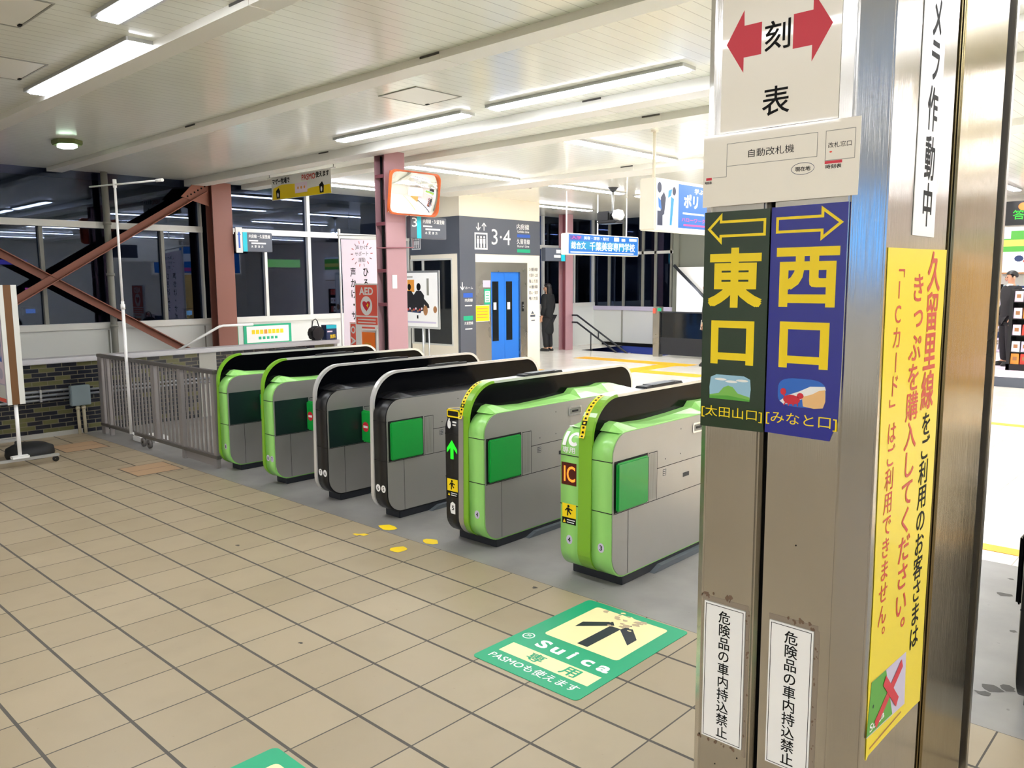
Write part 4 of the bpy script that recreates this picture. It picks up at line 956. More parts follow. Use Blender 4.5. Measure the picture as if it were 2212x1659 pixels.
b.ell(F, -9.005, 1.0, .05, .05, 'vwhite', .0015); b.ell(F, -9.005, 1.0, .03, .03, 'aedred', .002); b.text(F, 'AED', -9.155, .71, .30, .10, 'vwhite', .03, .002, -PI/2); b.build('side_sign', t)
# notices and bags at the end of the mosaic wall
b = MB(); b.box(XW, XW+.012, 6.66, 7.54, .63, .96, 'linegreen'); F = FX(XW+.012); b.rect(F, 6.71, .66, 7.49, .93, 'vwhite', .001)
for k in range(8): b.rect(F, 6.80+.075*k, .80, 6.86+.075*k, .87, 'yellow' if k != 3 else 'orangeprint', .002)
for k in range(5): b.rect(F, 6.92+.075*k, .71, 6.97+.075*k, .755, 'linegreen', .002)
tag(b.build('framed_notice'), 'white notice in a green frame below the left windows', 'notice')
b = MB(); b.box(XW, XW+.02, 6.50, 6.56, .4, .98, 'linegreen'); tag(b.build('teal_strip'), 'narrow green upright strip beside the framed notice', 'sign strip')
t = thing('shoulder_bag', (-9.58, 6.31, .845), 'black bag with carrying loop resting on the mosaic wall end', 'bag')
b = MB()
b.prism([(6.205, .90), (6.25, .846), (6.38, .846), (6.42, .93), (6.41, 1.0), (6.33, 1.05), (6.25, 1.03), (6.20, .98)], EXT, -9.64, -9.52, 'black'); b.build('bag_body', t, bevel=.02)
b = MB(); b.tube([(-9.58, 6.25, 1.03), (-9.58, 6.27, 1.12), (-9.58, 6.31, 1.14), (-9.58, 6.34, 1.11), (-9.58, 6.36, 1.03)], .007, 'black', 6); b.build('strap', t)
b = MB(); b.box(-9.64, -9.52, 6.44, 6.61, .846, 1.05, 'navy'); F = FX(-9.52); b.rect(F, 6.44, 1.0, 6.61, 1.05, 'cyan', .001); b.rect(F, 6.455, .95, 6.54, .97, 'pinkprint', .001); b.text(F, '無料', 6.50, .86, .09, .06, 'yellow', .03, .0015)
tag(b.build('leaflet_box'), 'navy and cyan leaflet box with yellow print beside the black bag', 'leaflet box')
# poster easel in front of the lift window
t = thing('poster_board', (-11.15, 9.62, 0), 'white framed poster of two dark clothed figures standing before lift window', 'poster board')
b = MB(); b.box(-11.70, -10.70, 9.60, 9.63, .80, 1.84, 'alu'); b.build('frame', t, bevel=.006)
b = MB(); b.box(-11.66, -10.74, 9.596, 9.602, .84, 1.80, 'vwhite'); F = FY(9.596)
b.rect(F, -11.55, 1.46, -11.36, 1.68, 'orangeprint', .001); b.rect(F, -11.62, 1.72, -11.40, 1.74, 'framed', .001)
b.poly(F, [(-11.66, 1.1), (-11.2, 1.08), (-11.14, 1.16), (-11.28, 1.28), (-11.5, 1.25), (-11.66, 1.22)], 'navy', .0012)
for cx, s_ in ((-11.50, .9), (-11.24, 1.05)):
    b.ell(F, cx, 1.53*1+.02*s_, .055*s_, .065*s_, 'ink', .002); b.poly(F, [(cx-.13*s_, 1.12), (cx+.13*s_, 1.12), (cx+.14*s_, 1.40), (cx+.06*s_, 1.48), (cx-.06*s_, 1.48), (cx-.14*s_, 1.40)], 'suit', .0016)
b.poly(F, [(-11.12, 1.36), (-10.97, 1.24), (-10.95, 1.18), (-11.0, 1.17), (-11.14, 1.27)], 'suit', .0018)
b.ell(F, -11.06, 1.13, .06, .09, 'brownprint', .002); b.ell(F, -10.80, 1.15, .05, .06, 'brownprint', .002)
for k in range(9): b.ell(F, -11.6+.055*k, 1.12+.02*(k % 3), .022, .022, ('brownprint', 'textred', 'pinkprint')[k % 3], .0025, 8)
b.rect(F, -11.02, 1.40, -10.96, 1.70, 'framed', .001); b.rect(F, -11.3, .98, -11.26, 1.04, 'ink', .001); b.rect(F, -11.62, .90, -10.78, .93, 'lilac', .001); b.build('poster', t)
for x in (-11.16, -11.0):
    b = MB(); b.tube([(x, 9.615, 0.0), (x, 9.615, .82)], .018 if x < -11.1 else .012, 'alu'); b.build('leg', t)
b = MB(); b.box(-11.35, -10.8, 9.45, 9.8, 0, .02, 'alu'); b.build('base', t)
# ================================================================ HANGING ADVERTS
t = thing('hanging_sign', (-9.06, 12.2, 2.11), 'blue lit advertising sign hanging from three rods in front of far windows', 'hanging sign')
b = MB(); b.box(-9.16, -9.0, 11.10, 13.27, 2.10, 2.47, 'cream'); b.build('sign_box', t, bevel=.01)
b = MB(); F = FX(-9.0); b.rect(F, 11.12, 2.115, 13.25, 2.455, 'ad_blue', .001); b.rect(F, 11.16, 2.20, 13.0, 2.34, 'ad_cyan', .0015); b.rect(F, 11.16, 2.36, 11.45, 2.43, 'ad_purple', .0015)
b.text(F, '総合文', 11.19, 2.20, .42, .13, 'ad_white', .02, .003); b.text(F, '千葉美容専門学校', 11.72, 2.18, 1.42, .16, 'ad_white', .02, .003)
b.text(F, '入学', 11.2, 2.37, .28, .06, 'ad_pink', .02, .003); b.text(F, '美容・理容・着付', 11.55, 2.37, .75, .06, 'ad_white', .02, .003); b.rect(F, 12.46, 2.365, 12.62, 2.44, 'ad_white', .003); b.rect(F, 12.70, 2.37, 12.82, 2.42, 'ad_white', .003); b.rect(F, 12.95, 2.38, 13.2, 2.43, 'ad_white', .003)
b.rect(F, 11.17, 2.135, 13.1, 2.155, 'ad_white', .003); b.build('sign_face', t)
for y in (11.16, 12.06, 12.97):
    b = MB(); b.tube([(-9.08, y, 2.46), (-9.08, y, HC)], .012, 'white', 8); b.build('hanging_rod', t)
t = thing('advert_lightbox', (-4.85, 8.1, 2.18), 'cream lightbox with blue poster hanging from ceiling beside the steel pillar', 'lightbox')
b = MB(); b.box(-4.95, -4.75, 7.30, 9.10, 2.16, 2.70, 'cream'); b.build('box', t, bevel=.012)
b = MB(); F = FX(-4.75); b.rect(F, 7.335, 2.20, 9.06, 2.665, 'ad_blue', .001); b.rect(F, 7.335, 2.20, 7.75, 2.665, 'ad_white', .0015)
random.seed(5)
b.rect(F, 7.34, 2.21, 7.44, 2.36, 'ad_navy', .002); b.ell(F, 7.375, 2.60, .04, .055, 'ad_navy', .002)
b.poly(F, [(7.40, 2.30), (7.47, 2.33), (7.50, 2.50), (7.46, 2.56), (7.40, 2.50)], 'ad_navy', .0022); b.poly(F, [(7.36, 2.4), (7.42, 2.37), (7.40, 2.47), (7.35, 2.5)], 'ad_blue', .0024); b.poly(F, [(7.54, 2.50), (7.60, 2.53), (7.62, 2.60), (7.55, 2.58)], 'ad_cyan', .0024)
b.poly(F, [(7.58, 2.22), (7.62, 2.22), (7.66, 2.5), (7.60, 2.52)], 'ad_cyan', .0024); b.ell(F, 7.66, 2.58, .035, .045, 'ad_navy', .0024)
b.text(F, 'ポリ', 7.86, 2.42, .30, .15, 'ad_white', .05, .003); b.text(F, 'ハローワーク', 7.82, 2.27, .50, .045, 'ad_pink', .03, .003); b.rect(F, 7.84, 2.35, 8.3, 2.37, 'ad_white', .003); b.rect(F, 7.86, 2.225, 8.4, 2.245, 'ad_pink', .003); b.text(F, '学ぶ', 8.08, 2.58, .2, .06, 'ad_white', .04, .003)
b.build('poster', t)
for y in (7.42, 8.9):
    b = MB(); b.tube([(-4.85, y, 2.69), (-4.85, y, HC)], .016, 'cream', 10); b.lathe((-4.85, y, HC-.02), [(.016, 0), (.04, 0), (.04, .02)], 'cream', 12); b.build('hanging_rod', t)
t = thing('projector', (-8.24, 11.37, 2.6), 'black and white projector hanging on a ceiling pole', 'projector')
b = MB(); b.tube([(-8.24, 11.37, 2.80), (-8.24, 11.37, 3.16)], .022, 'alu', 10); b.lathe((-8.24, 11.37, 3.12), [(.022, 0), (.09, .075), (.09, .08)], 'darkmetal', 14); b.build('pole', t)
b = MB(); b.box(-8.46, -8.20, 11.20, 11.45, 2.63, 2.80, 'black'); b.box(-8.45, -8.05, 11.19, 11.46, 2.595, 2.65, 'black'); b.build('body', t, bevel=.02)
b = MB(); b.lathe((-8.10, 11.33, 2.73), [(.0, -.10), (.08, -.07), (.11, 0), (.08, .08), (.0, .10)], 'white', 16); b.build('lens_housing', t)
# ================================================================ FAR STAIRS
t = thing('staircase', (-10.8, 16.1, -1.2), 'blue stairs going down to the right below the far windows', 'stairs')
for k in range(8):
    b = MB(); x = -11.95+.29*k; b.box(x, x+.30, 15.26, 16.9, -.16*(k+1)-.16, -.16*(k+1), 'stairblue'); b.box(x+.25, x+.30, 15.26, 16.9, -.16*(k+1), -.16*(k+1)+.004, 'lilac'); b.build('step', t)
b = MB(); b.box(-11.95, -9.6, 15.22, 15.25, -1.6, 0, 'panel'); b.box(-9.63, -9.6, 15.25, 16.93, -1.6, -.001, 'panel'); b.build('side_wall', t)
t = thing('stair_rail', (-11.5, 15.2, 0), 'dark double stair handrail starting at the far pink column', 'handrail')
for dz in (0, -.17):
    b = MB(); b.tube([(-12.2, 15.2, .83+dz), (-12.03, 15.2, .83+dz), (-10.55, 15.2, -.02+dz), (-10.2, 15.24, -.22+dz)], .022, 'darkmetal', 8); b.build('rail', t)
b = MB(); b.tube([(-11.40, 15.2, .46), (-11.40, 15.2, .29)], .015, 'darkmetal', 8); b.tube([(-11.62, 15.2, .42), (-11.62, 15.2, .001)], .015, 'darkmetal', 8); b.build('post', t)
t = thing('glass_screen', (-9.0, 15.0, 0), 'dark panelled screen with steel post beside the far stairs', 'screen')
b = MB(); b.box(-9.72, -9.56, 14.92, 15.08, 0, 1.08, 'steel'); b.box(-9.72, -9.64, 14.90, 14.92, .93, 1.05, 'aedred'); b.box(-9.60, -9.5, 14.90, 14.92, .98, 1.06, 'linegreen'); b.build('post', t, bevel=.006)
b = MB(); b.box(-9.56, -8.0, 14.98, 15.02, .42, .95, 'glassblack'); b.box(-9.56, -8.0, 14.97, 15.03, .05, .42, 'darkmetal'); b.box(-9.56, -8.0, 14.96, 15.04, .95, .98, 'darkmetal'); b.build('panel', t)
t = thing('stair_canopy', (-9.9, 16.9, .9), 'white sloping stairwell panel with dark beam and glaring lamp', 'canopy')
b = MB(); b.box(-10.35, -9.2, 16.88, 16.92, .9, 1.95, 'vwhite'); b.build('panel', t)
b = MB(); b.obox((-10.0, 16.86, 1.62), (.42, 0, -.38), (.02, 0, .022), (0, .02, 0), 'darkmetal'); b.build('beam', t)
b = MB(); b.lathe((-9.98, 16.80, 1.32), [(0, -.1), (.10, -.07), (.13, 0), (.10, .07), (0, .1)], 'lampfar', 14); b.build('lamp', t)
# ================================================================ OUTSIDE THE WINDOWS
def neon(y0, y1, z0, z1, mt, label, lines):
    t = MB(); t.box(-19.1, -19.0, y0, y1, z0, z1, 'black'); F = FX(-19.0)
    t.rect(F, y0+.05, z0+.05, y1-.05, z1-.05, mt, .004)
    for k in range(lines): t.rect(F, y0+.12, z0+(z1-z0)*(k+.3)/lines, y1-.12, z0+(z1-z0)*(k+.6)/lines, 'ad_white', .01)
    return tag(t.build('neon_sign'), label, 'neon sign', 'lit signs outside the left windows')
t = MB(); t.box(-19.6, -19.1, 0, 24, -4, 5, 'outwall'); t.box(-19.1, -13.3, 0, 24, -4, -3.9, 'outwall'); t.box(-14, -11, 17.2, 19.5, .3, .45, 'outwall'); t.box(-19, -8, 20.4, 20.6, -4, 4, 'outhaze'); struct(t.build('wall_outside'))  # grey-blue end box: backdrop added to lift far panes, replacing their reflections
neon(4.95, 5.36, .98, 1.68, 'ad_red', 'red and white lit sign outside behind the poster stand edge', 3)
neon(5.44, 5.68, 1.45, 1.62, 'ad_pink', 'tiny pink lit sign outside left of the brace crossing', 0)
neon(5.42, 5.70, .99, 1.18, 'ad_blue', 'tiny blue lit sign low outside near the red one', 0)
neon(4.8, 5.62, 2.0, 2.2, 'ad_purple', 'dim violet lit sign outside behind the brown brace crossing', 0)
neon(8.87, 9.10, .84, 1.04, 'ad_cyan', 'tiny cyan lit sign outside left of the reddish brown column', 2)
neon(11.0, 12.15, 2.0, 2.3, 'ad_green', 'green lit shop fascia seen through window left of the pink banner', 0)
t = MB(); t.lathe((-13.2, 18.2, .45), [(.16, 0), (.16, .06), (.12, .06), (.09, .35)], 'aedred', 16); t.lathe((-13.2, 18.2, .8), [(.09, 0), (.05, .3), (0, .31)], 'vwhite', 16)
tag(t.build('traffic_cone'), 'red and white cone outside the far windows', 'traffic cone')

# ================================================================ PEOPLE
def skin_mesh(name, J, E, mt, parent, sub=2, fat=1.0):
    names = list(J); me = bpy.data.meshes.new(name)
    org = V(parent['_o'])
    me.from_pydata([J[n][0] for n in names], [(names.index(a), names.index(c)) for a, c in E], [])
    o = bpy.data.objects.new(name, me); C.objects.link(o)
    md = o.modifiers.new('skin', 'SKIN'); md.use_smooth_shade = True
    for i, n in enumerate(names):
        r = J[n][1]; r = r if isinstance(r, tuple) else (r, r); r = tuple(q*fat for q in r); me.skin_vertices[0].data[i].radius = r; me.skin_vertices[0].data[i].use_root = (i == 0)
    s_ = o.modifiers.new('sub', 'SUBSURF'); s_.levels = sub; s_.render_levels = sub
    bpy.context.view_layer.update()
    dg = bpy.context.evaluated_depsgraph_get(); m2 = bpy.data.meshes.new_from_object(o.evaluated_get(dg))
    bpy.data.objects.remove(o); m2.materials.clear(); m2.materials.append(M[mt])
    for p in m2.polygons: p.use_smooth = True; p.material_index = 0
    o = bpy.data.objects.new(name, m2); C.objects.link(o); o.parent = parent; return o
def person(loc, heading, H, label, top, bottom, skirt=False, hairlong=False, coatlen=.0, collar=True, arm=0.0):
    """heading: rotation about Z, facing local +Y"""
    t = thing('person', loc, label, 'person'); t['_o'] = (0, 0, 0); t.rotation_euler = (0, 0, heading)
    s = H/1.7; P = lambda x, y, z: V((x*s, y*s, z*s))
    J = {'pel': (P(0, 0, .92), .12*s), 'sp': (P(0, .01, 1.10), (.13*s, .095*s)), 'ch': (P(0, 0, 1.31), (.15*s, .10*s)), 'nk': (P(0, -.005, 1.45), .055*s), 'nk2': (P(0, .01, 1.51), .05*s), 'hd': (P(0, .025, 1.59), (.072*s, .088*s)), 'hd2': (P(0, .015, 1.665), (.062*s, .075*s))}
    E = [('pel', 'sp'), ('sp', 'ch'), ('ch', 'nk'), ('nk', 'nk2'), ('nk2', 'hd'), ('hd', 'hd2')]
    for sd, sg in (('L', -1), ('R', 1)):
        fy = .05+arm
        J['sh'+sd] = (P(sg*.165, -.01, 1.385), .058*s); J['el'+sd] = (P(sg*.215, -.03, 1.12), .043*s); J['wr'+sd] = (P(sg*.215, fy, .885), .029*s); J['pm'+sd] = (P(sg*.213, fy+.02, .825), (.020*s, .036*s))
        E += [('ch', 'sh'+sd), ('sh'+sd, 'el'+sd), ('el'+sd, 'wr'+sd), ('wr'+sd, 'pm'+sd)]
        for k in range(4):
            J['f%d%s' % (k, sd)] = (P(sg*.211, fy+.055-.022*k, .765+.006*abs(k-1)), .0085*s); J['g%d%s' % (k, sd)] = (P(sg*.200, fy+.062-.022*k, .725+.01*abs(k-1)), .0075*s)
            E += [('pm'+sd, 'f%d%s' % (k, sd)), ('f%d%s' % (k, sd), 'g%d%s' % (k, sd))]
        J['t1'+sd] = (P(sg*.196, fy+.06, .835), .010*s); J['t2'+sd] = (P(sg*.188, fy+.075, .795), .0085*s); E += [('wr'+sd, 't1'+sd), ('t1'+sd, 't2'+sd)]
        J['hp'+sd] = (P(sg*.088, 0, .87), .088*s); J['kn'+sd] = (P(sg*.095, .02, .48), .056*s); J['an'+sd] = (P(sg*.10, -.02, .09), .036*s); J['to'+sd] = (P(sg*.115, .12, .035), (.036*s, .026*s)); J['he'+sd] = (P(sg*.10, -.06, .035), .03*s)
        E += [('pel', 'hp'+sd), ('hp'+sd, 'kn'+sd), ('kn'+sd, 'an'+sd), ('an'+sd, 'to'+sd), ('an'+sd, 'he'+sd)]
    skin_mesh('body', J, E, 'skin', t)
    # jacket with sleeves
    JJ = {'pel': (P(0, 0, .90), (.150*s, .115*s)), 'lo': (P(0, 0, .80-coatlen*.5), (.155*s, .12*s)), 'sp': (P(0, .01, 1.10), (.148*s, .112*s)), 'ch': (P(0, 0, 1.31), (.17*s, .118*s)), 'nk': (P(0, -.005, 1.44), (.075*s, .072*s))}
    EE = [('pel', 'lo'), ('pel', 'sp'), ('sp', 'ch'), ('ch', 'nk')]
    if coatlen > .1: JJ['lo2'] = (P(0, 0, .80-coatlen), (.17*s, .135*s)); EE.append(('lo', 'lo2'))
    for sd, sg in (('L', -1), ('R', 1)):
        JJ['sh'+sd] = (P(sg*.168, -.01, 1.385), .07*s); JJ['el'+sd] = (P(sg*.218, -.03, 1.12), .056*s); JJ['wr'+sd] = (P(sg*.217, .045+arm, .895), .042*s)
        EE += [('ch', 'sh'+sd), ('sh'+sd, 'el'+sd), ('el'+sd, 'wr'+sd)]
    skin_mesh('coat' if coatlen > .1 else 'jacket', JJ, EE, top, t, 2, 1.22)
    if bottom:
        JT = {'pel': (P(0, 0, .93), (.135*s, .11*s))}; ET = []
        for sd, sg in (('L', -1), ('R', 1)):
            JT['hp'+sd] = (P(sg*.09, 0, .84), .102*s); JT['kn'+sd] = (P(sg*.096, .02, .48), .072*s); JT['an'+sd] = (P(sg*.10, -.015, .07), .058*s)
            ET += [('pel', 'hp'+sd), ('hp'+sd, 'kn'+sd), ('kn'+sd, 'an'+sd)]
        skin_mesh('trousers', JT, ET, bottom, t, 2, 1.22)
    for sg in (-1, 1):
        q = MB(); q.lathe(P(sg*.105, .03, .0), [(.0, .0), (.052*s, 0), (.055*s, .03*s), (.04*s, .075*s), (.0, .085*s)], 'shoe', 12)
        for i, p in enumerate(q.v): p.y = .03*s+(p.y-.03*s)*2.5
        me = bpy.data.meshes.new('shoe'); me.from_pydata([tuple(p) for p in q.v], [], q.f); me.materials.append(M['shoe']); me.polygons.foreach_set('use_smooth', [True]*len(me.polygons)); o = bpy.data.objects.new('shoe', me); C.objects.link(o); o.parent = t
    # hair cap, ears, nose, eyes, mouth
    def blob_(name, c, rx, ry, rz, mt, zmin=-1.0, back=False):
        vs_ = []; N_, K_ = 12, 16
        for i in range(N_+1):
            th = PI*i/N_; 
            for k in range(K_):
                ph = 2*PI*k/K_; x, y, z = math.sin(th)*math.cos(ph), math.sin(th)*math.sin(ph), math.cos(th)
                z = max(z, zmin if not back or y < .35 else .25)
                vs_.append(tuple(V(c)+V((rx*x, ry*y, rz*z))))
        me = bpy.data.meshes.new(name); me.from_pydata(vs_, [], [(i*K_+k, (i+1)*K_+k, (i+1)*K_+(k+1) % K_, i*K_+(k+1) % K_) for i in range(N_) for k in range(K_)])
        me.materials.append(M[mt]); me.polygons.foreach_set('use_smooth', [True]*len(me.polygons)); o = bpy.data.objects.new(name, me); C.objects.link(o); o.parent = t; return o
    blob_('hair', P(0, .004, 1.635), .086*s, .104*s, .088*s, 'hair', -1.3 if hairlong else -.45, True)
    if hairlong: blob_('hair', P(0, -.05, 1.50), .09*s, .06*s, .15*s, 'hair')
    for sg in (-1, 1):
        blob_('ear', P(sg*.078, .01, 1.59), .012*s, .02*s, .032*s, 'skin'); blob_('eye', P(sg*.03, .102, 1.60), .011*s, .008*s, .007*s, 'ink')
    blob_('nose', P(0, .112, 1.572), .013*s, .02*s, .024*s, 'skin'); blob_('mouth', P(0, .103, 1.535), .024*s, .008*s, .006*s, 'textred')
    if collar: blob_('shirt_collar', P(0, .02, 1.455), .062*s, .068*s, .035*s, 'vwhite')
    return t
person((-12.40, 14.55, 0), PI*.55, 1.58, 'person with dark hair in long black coat behind the lift corner', 'coat', 'suit', hairlong=True, coatlen=.42, collar=False)
person((-3.19, 15.85, .15), 2.3, 1.60, 'man in black suit seen from the side in front of bright shop shelves', 'suit', 'suit', arm=.02)
person((-7.78, 13.86, 0), 2.0, 1.62, 'person in dark top and beige trousers almost hidden behind the steel pillar', 'coat', 'trousers', collar=False)

# ================================================================ SHOP BEYOND THE PILLAR
t = MB(); t.box(-4.6, 6, 14.0, 18.2, 0, .148, 'pink'); t.box(-4.6, 6, 13.985, 14.0, 0, .15, 'slate'); t.box(-4.6, 6, 14.0, 18.2, .148, .15, 'pinkprint')
struct(t.build('floor_shop'))
t = MB(); t.box(-4.6, 8, 18.0, 18.2, 0, HC, 'shopwhite'); t.box(-4.7, -4.6, 14.0, 18.2, 0, HC, 'shopwhite'); struct(t.build('wall_shop'))
t = thing('shop_fascia', (-2.5, 17.35, 1.72), 'green yellow and white striped lit shop fascia above the shelves', 'shop sign')
b = MB(); b.box(-4.2, 1, 17.30, 17.40, 1.72, 2.58, 'shopwhite'); F = FY(17.30)
b.rect(F, -4.2, 2.12, 1, 2.57, 'ad_green', .002); b.rect(F, -4.2, 2.22, 1, 2.29, 'ad_yellow', .003); b.rect(F, -4.2, 2.50, 1, 2.57, 'ad_white', .003); b.rect(F, -4.2, 2.36, -3.55, 2.50, 'ad_white', .003); b.rect(F, -4.2, 2.29, 1, 2.34, 'ad_yellow', .003)
b.rect(F, -4.2, 1.72, 1, 1.745, 'brownprint', .003); b.build('fascia_board', t)
b = MB(); b.rect(F, -4.2, 1.90, 1, 2.05, 'vwhite', .002); random.seed(9)
for k in range(26): b.ell(F, -4.1+.14*k, 1.97+random.uniform(-.03, .03), .075, random.uniform(.03, .06), ('textred', 'brownprint', 'orangeprint', 'navy', 'pinkprint', 'lilac')[random.randrange(6)], .003+.0001*k, 10)
b.build('food_photo_band', t)
b = MB(); b.box(-3.67, -1.2, 17.22, 17.30, 2.60, 3.03, 'black'); F = FY(17.22); b.text(F, '答', -3.53, 2.70, .2, .17, 'led_green', .0, .003); b.ell(F, -3.36, 2.93, .09, .07, 'led_orange', .003); lab(tag(b.build('led_board'), 'black LED board with green and orange characters over the shop', 'LED board'), 'black LED board with green and orange characters over the shop')
t = thing('shop_shelf', (-2.4, 17.4, .15), 'white open shop shelving behind the man in black suit', 'shelf')
b = MB(); b.box(-4.2, 0, 17.60, 17.64, .15, 1.7, 'shopwhite'); b.build('back_panel', t)
zs_ = (.30, .52, .74, .96, 1.18, 1.40)
for z in zs_: b = MB(); b.box(-4.2, 0, 17.30, 17.62, z-.02, z, 'vwhite'); b.box(-4.2, 0, 17.292, 17.30, z-.03, z+.01, 'lilac'); b.build('shelf_board', t)
b = MB(); b.box(-4.2, 0, 17.30, 17.6, .15, .26, 'vwhite'); b.build('plinth', t)
random.seed(21); cols = ['textred', 'yellow', 'navy', 'linegreen', 'pinkprint', 'brownprint', 'vwhite', 'lilac', 'ink', 'skyprint']
for z in zs_:
    for k in range(7):
        x = -3.75+.125*k; h = random.uniform(.09, .16); mt = cols[random.randrange(len(cols))]
        q = MB(); q.box(x, x+.10, 17.34, 17.46, z+.001, z+h, mt); q.rect(FY(17.34), x+.02, z+h*.4, x+.08, z+h*.6, 'vwhite', .002)
        tag(q.build('snack_packet'), 'small colourful packet on the white shop shelves', 'packet', 'packets on the white shop shelves')
t = thing('display_rack', (-2.75, 15.3, .15), 'black framed snack rack cut by the right edge of the photo', 'rack')
b = MB(); b.box(-3.05, -3.0, 15.1, 15.5, .15, 1.45, 'black'); b.box(-2.45, -2.4, 15.1, 15.5, .15, 1.45, 'black'); b.box(-3.0, -2.45, 15.46, 15.5, .15, 1.45, 'black'); b.box(-3.05, -2.4, 15.1, 15.5, .15, .25, 'black'); b.build('frame', t)
for z in (.45, .72, .99, 1.26): b = MB(); b.box(-3.0, -2.45, 15.12, 15.46, z-.015, z, 'black'); b.build('shelf_board', t)
for z in (.251, .451, .721, .991, 1.261):
    for k in range(4):
        x = -2.995+.135*k; mt = ('orangeprint', 'textred', 'lilac', 'vwhite', 'pinkprint')[random.randrange(5)]
        q = MB(); q.prism([(x, z), (x+.12, z), (x+.115, z+.17), (x+.005, z+.17)], lambda u, v, a: (u, a, v), 15.14, 15.2, mt); q.rect(FY(15.14), x+.03, z+.06, x+.09, z+.12, 'brownprint', .001)
        tag(q.build('snack_bag'), 'snack bag hanging in the black rack at the right edge', 'packet', 'snack bags in the black rack')
# ================================================================ FOREGROUND STEEL PILLAR
t = thing('steel_pillar', (-.81, 2.3, 0), 'big brushed steel pillar covered with Japanese signs in the right foreground', 'pillar')
UP = lambda u, v, a: (u, v, a)
def pp(name, pts, mt, bev=.004): b = MB(); b.prism(pts, UP, 0, HC, mt); return b.build(name, t, bevel=bev)
pp('core', [(-1.0, 1.80), (-.63, 1.80), (-.63, 2.87), (-1.0, 2.87)], 'groove', 0)
pp('cladding', [(-1.022, 1.797), (-.988, 1.760), (-.851, 1.760), (-.843, 1.775), (-.843, 1.799), (-1.001, 1.799), (-1.001, 2.84), (-1.022, 2.84)], 'pillar')
pp('cladding', [(-.834, 1.799), (-.834, 1.775), (-.827, 1.760), (-.662, 1.760), (-.605, 1.817), (-.605, 2.258), (-.629, 2.260), (-.629, 1.799)], 'pillar')
lab(pp('cladding', [(-.629, 2.312), (-.612, 2.312), (-.605, 2.320), (-.605, 2.738), (-.622, 2.775), (-.629, 2.775)], 'stainrefl'), 'stained steel strip with a tan reflection in its colour')
pp('cladding', [(-.629, 2.845), (-.608, 2.845), (-.608, 2.875), (-1.0, 2.885), (-1.0, 2.872), (-.629, 2.872)], 'steel', .002)
F = FY(1.760)
b = MB(); random.seed(4)
def grime(u0, v0, u1, v1, n, sz):
    for k in range(n):
        u, v = random.uniform(u0, u1), random.uniform(v0, v1); r = random.uniform(.3, 1)*sz
        b.poly(F, [(u+r*random.uniform(.4, 1.3)*math.cos(q), v+1.5*r*random.uniform(.4, 1.3)*math.sin(q)) for q in [2*PI*i/8 for i in range(8)]], 'grime', .0004+.000004*k)
M['grime'] = mat('glue_residue', '#6e5846', .7); M['tape'] = mat('old_tape', '#8c7f70', .5)
b.rect(F, -.985, .829, -.862, .842, 'tape', .0003); b.rect(F, -.808, .828, -.690, .842, 'tape', .0003); b.rect(F, -.698, .46, -.686, .83, 'tape', .00032); b.rect(F, -.867, .45, -.858, .83, 'tape', .00032)
grime(-.99, .838, -.90, .852, 12, .006); grime(-.866, .50, -.858, .82, 16, .003); grime(-.696, .50, -.688, .80, 16, .003); grime(-.99, .455, -.88, .463, 12, .004); grime(-.80, .830, -.70, .846, 10, .005)
for u, v in ((-.88, .44), (-.66, .50), (-.94, .40), (-.75, 1.02)): b.ell(F, u, v, .002, .002, 'ink', .0005, 8)
b.build('glue_residue', t)
def sheet(name, F, pts, mt, label, cat, build, th=.0016, group=None):
    b = MB(); o, u, v, n = F
    ar = sum(pts[i][0]*pts[(i+1) % len(pts)][1]-pts[(i+1) % len(pts)][0]*pts[i][1] for i in range(len(pts)))
    if ar < 0: pts = pts[::-1]
    b.prism(pts, lambda a, c, d: o+a*u+c*v+d*n, .0006, .0006+th, mt)
    build(b, (o+n*(.0006+th), u, v, n)); return tag(b.build(name), label, cat, group)
def R4(u0, v0, u1, v1): return [(u0, v0), (u1, v0), (u1, v1), (u0, v1)]
# timetable direction sheet
def f(b, F):
    e = .0003
    b.poly(F, [(-.957, 2.163), (-.915, 2.231), (-.914, 2.197), (-.872, 2.197), (-.872, 2.128), (-.914, 2.128), (-.914, 2.095)], 'red', e)
    b.poly(F, [(-.799, 2.197), (-.756, 2.197), (-.756, 2.232), (-.713, 2.162), (-.756, 2.091), (-.756, 2.125), (-.799, 2.125)], 'red', e)
    for ch, v in (('時', 2.300), ('刻', 2.159), ('表', 2.020)): b.char(F, ch, -.834, v, .067, .067, 'ink', .008, e)
sheet('direction_sheet', F, R4(-.968, 1.966, -.694, 2.50), 'paper', 'cream sheet with two red arrows at the top of the pillar', 'sign', f)
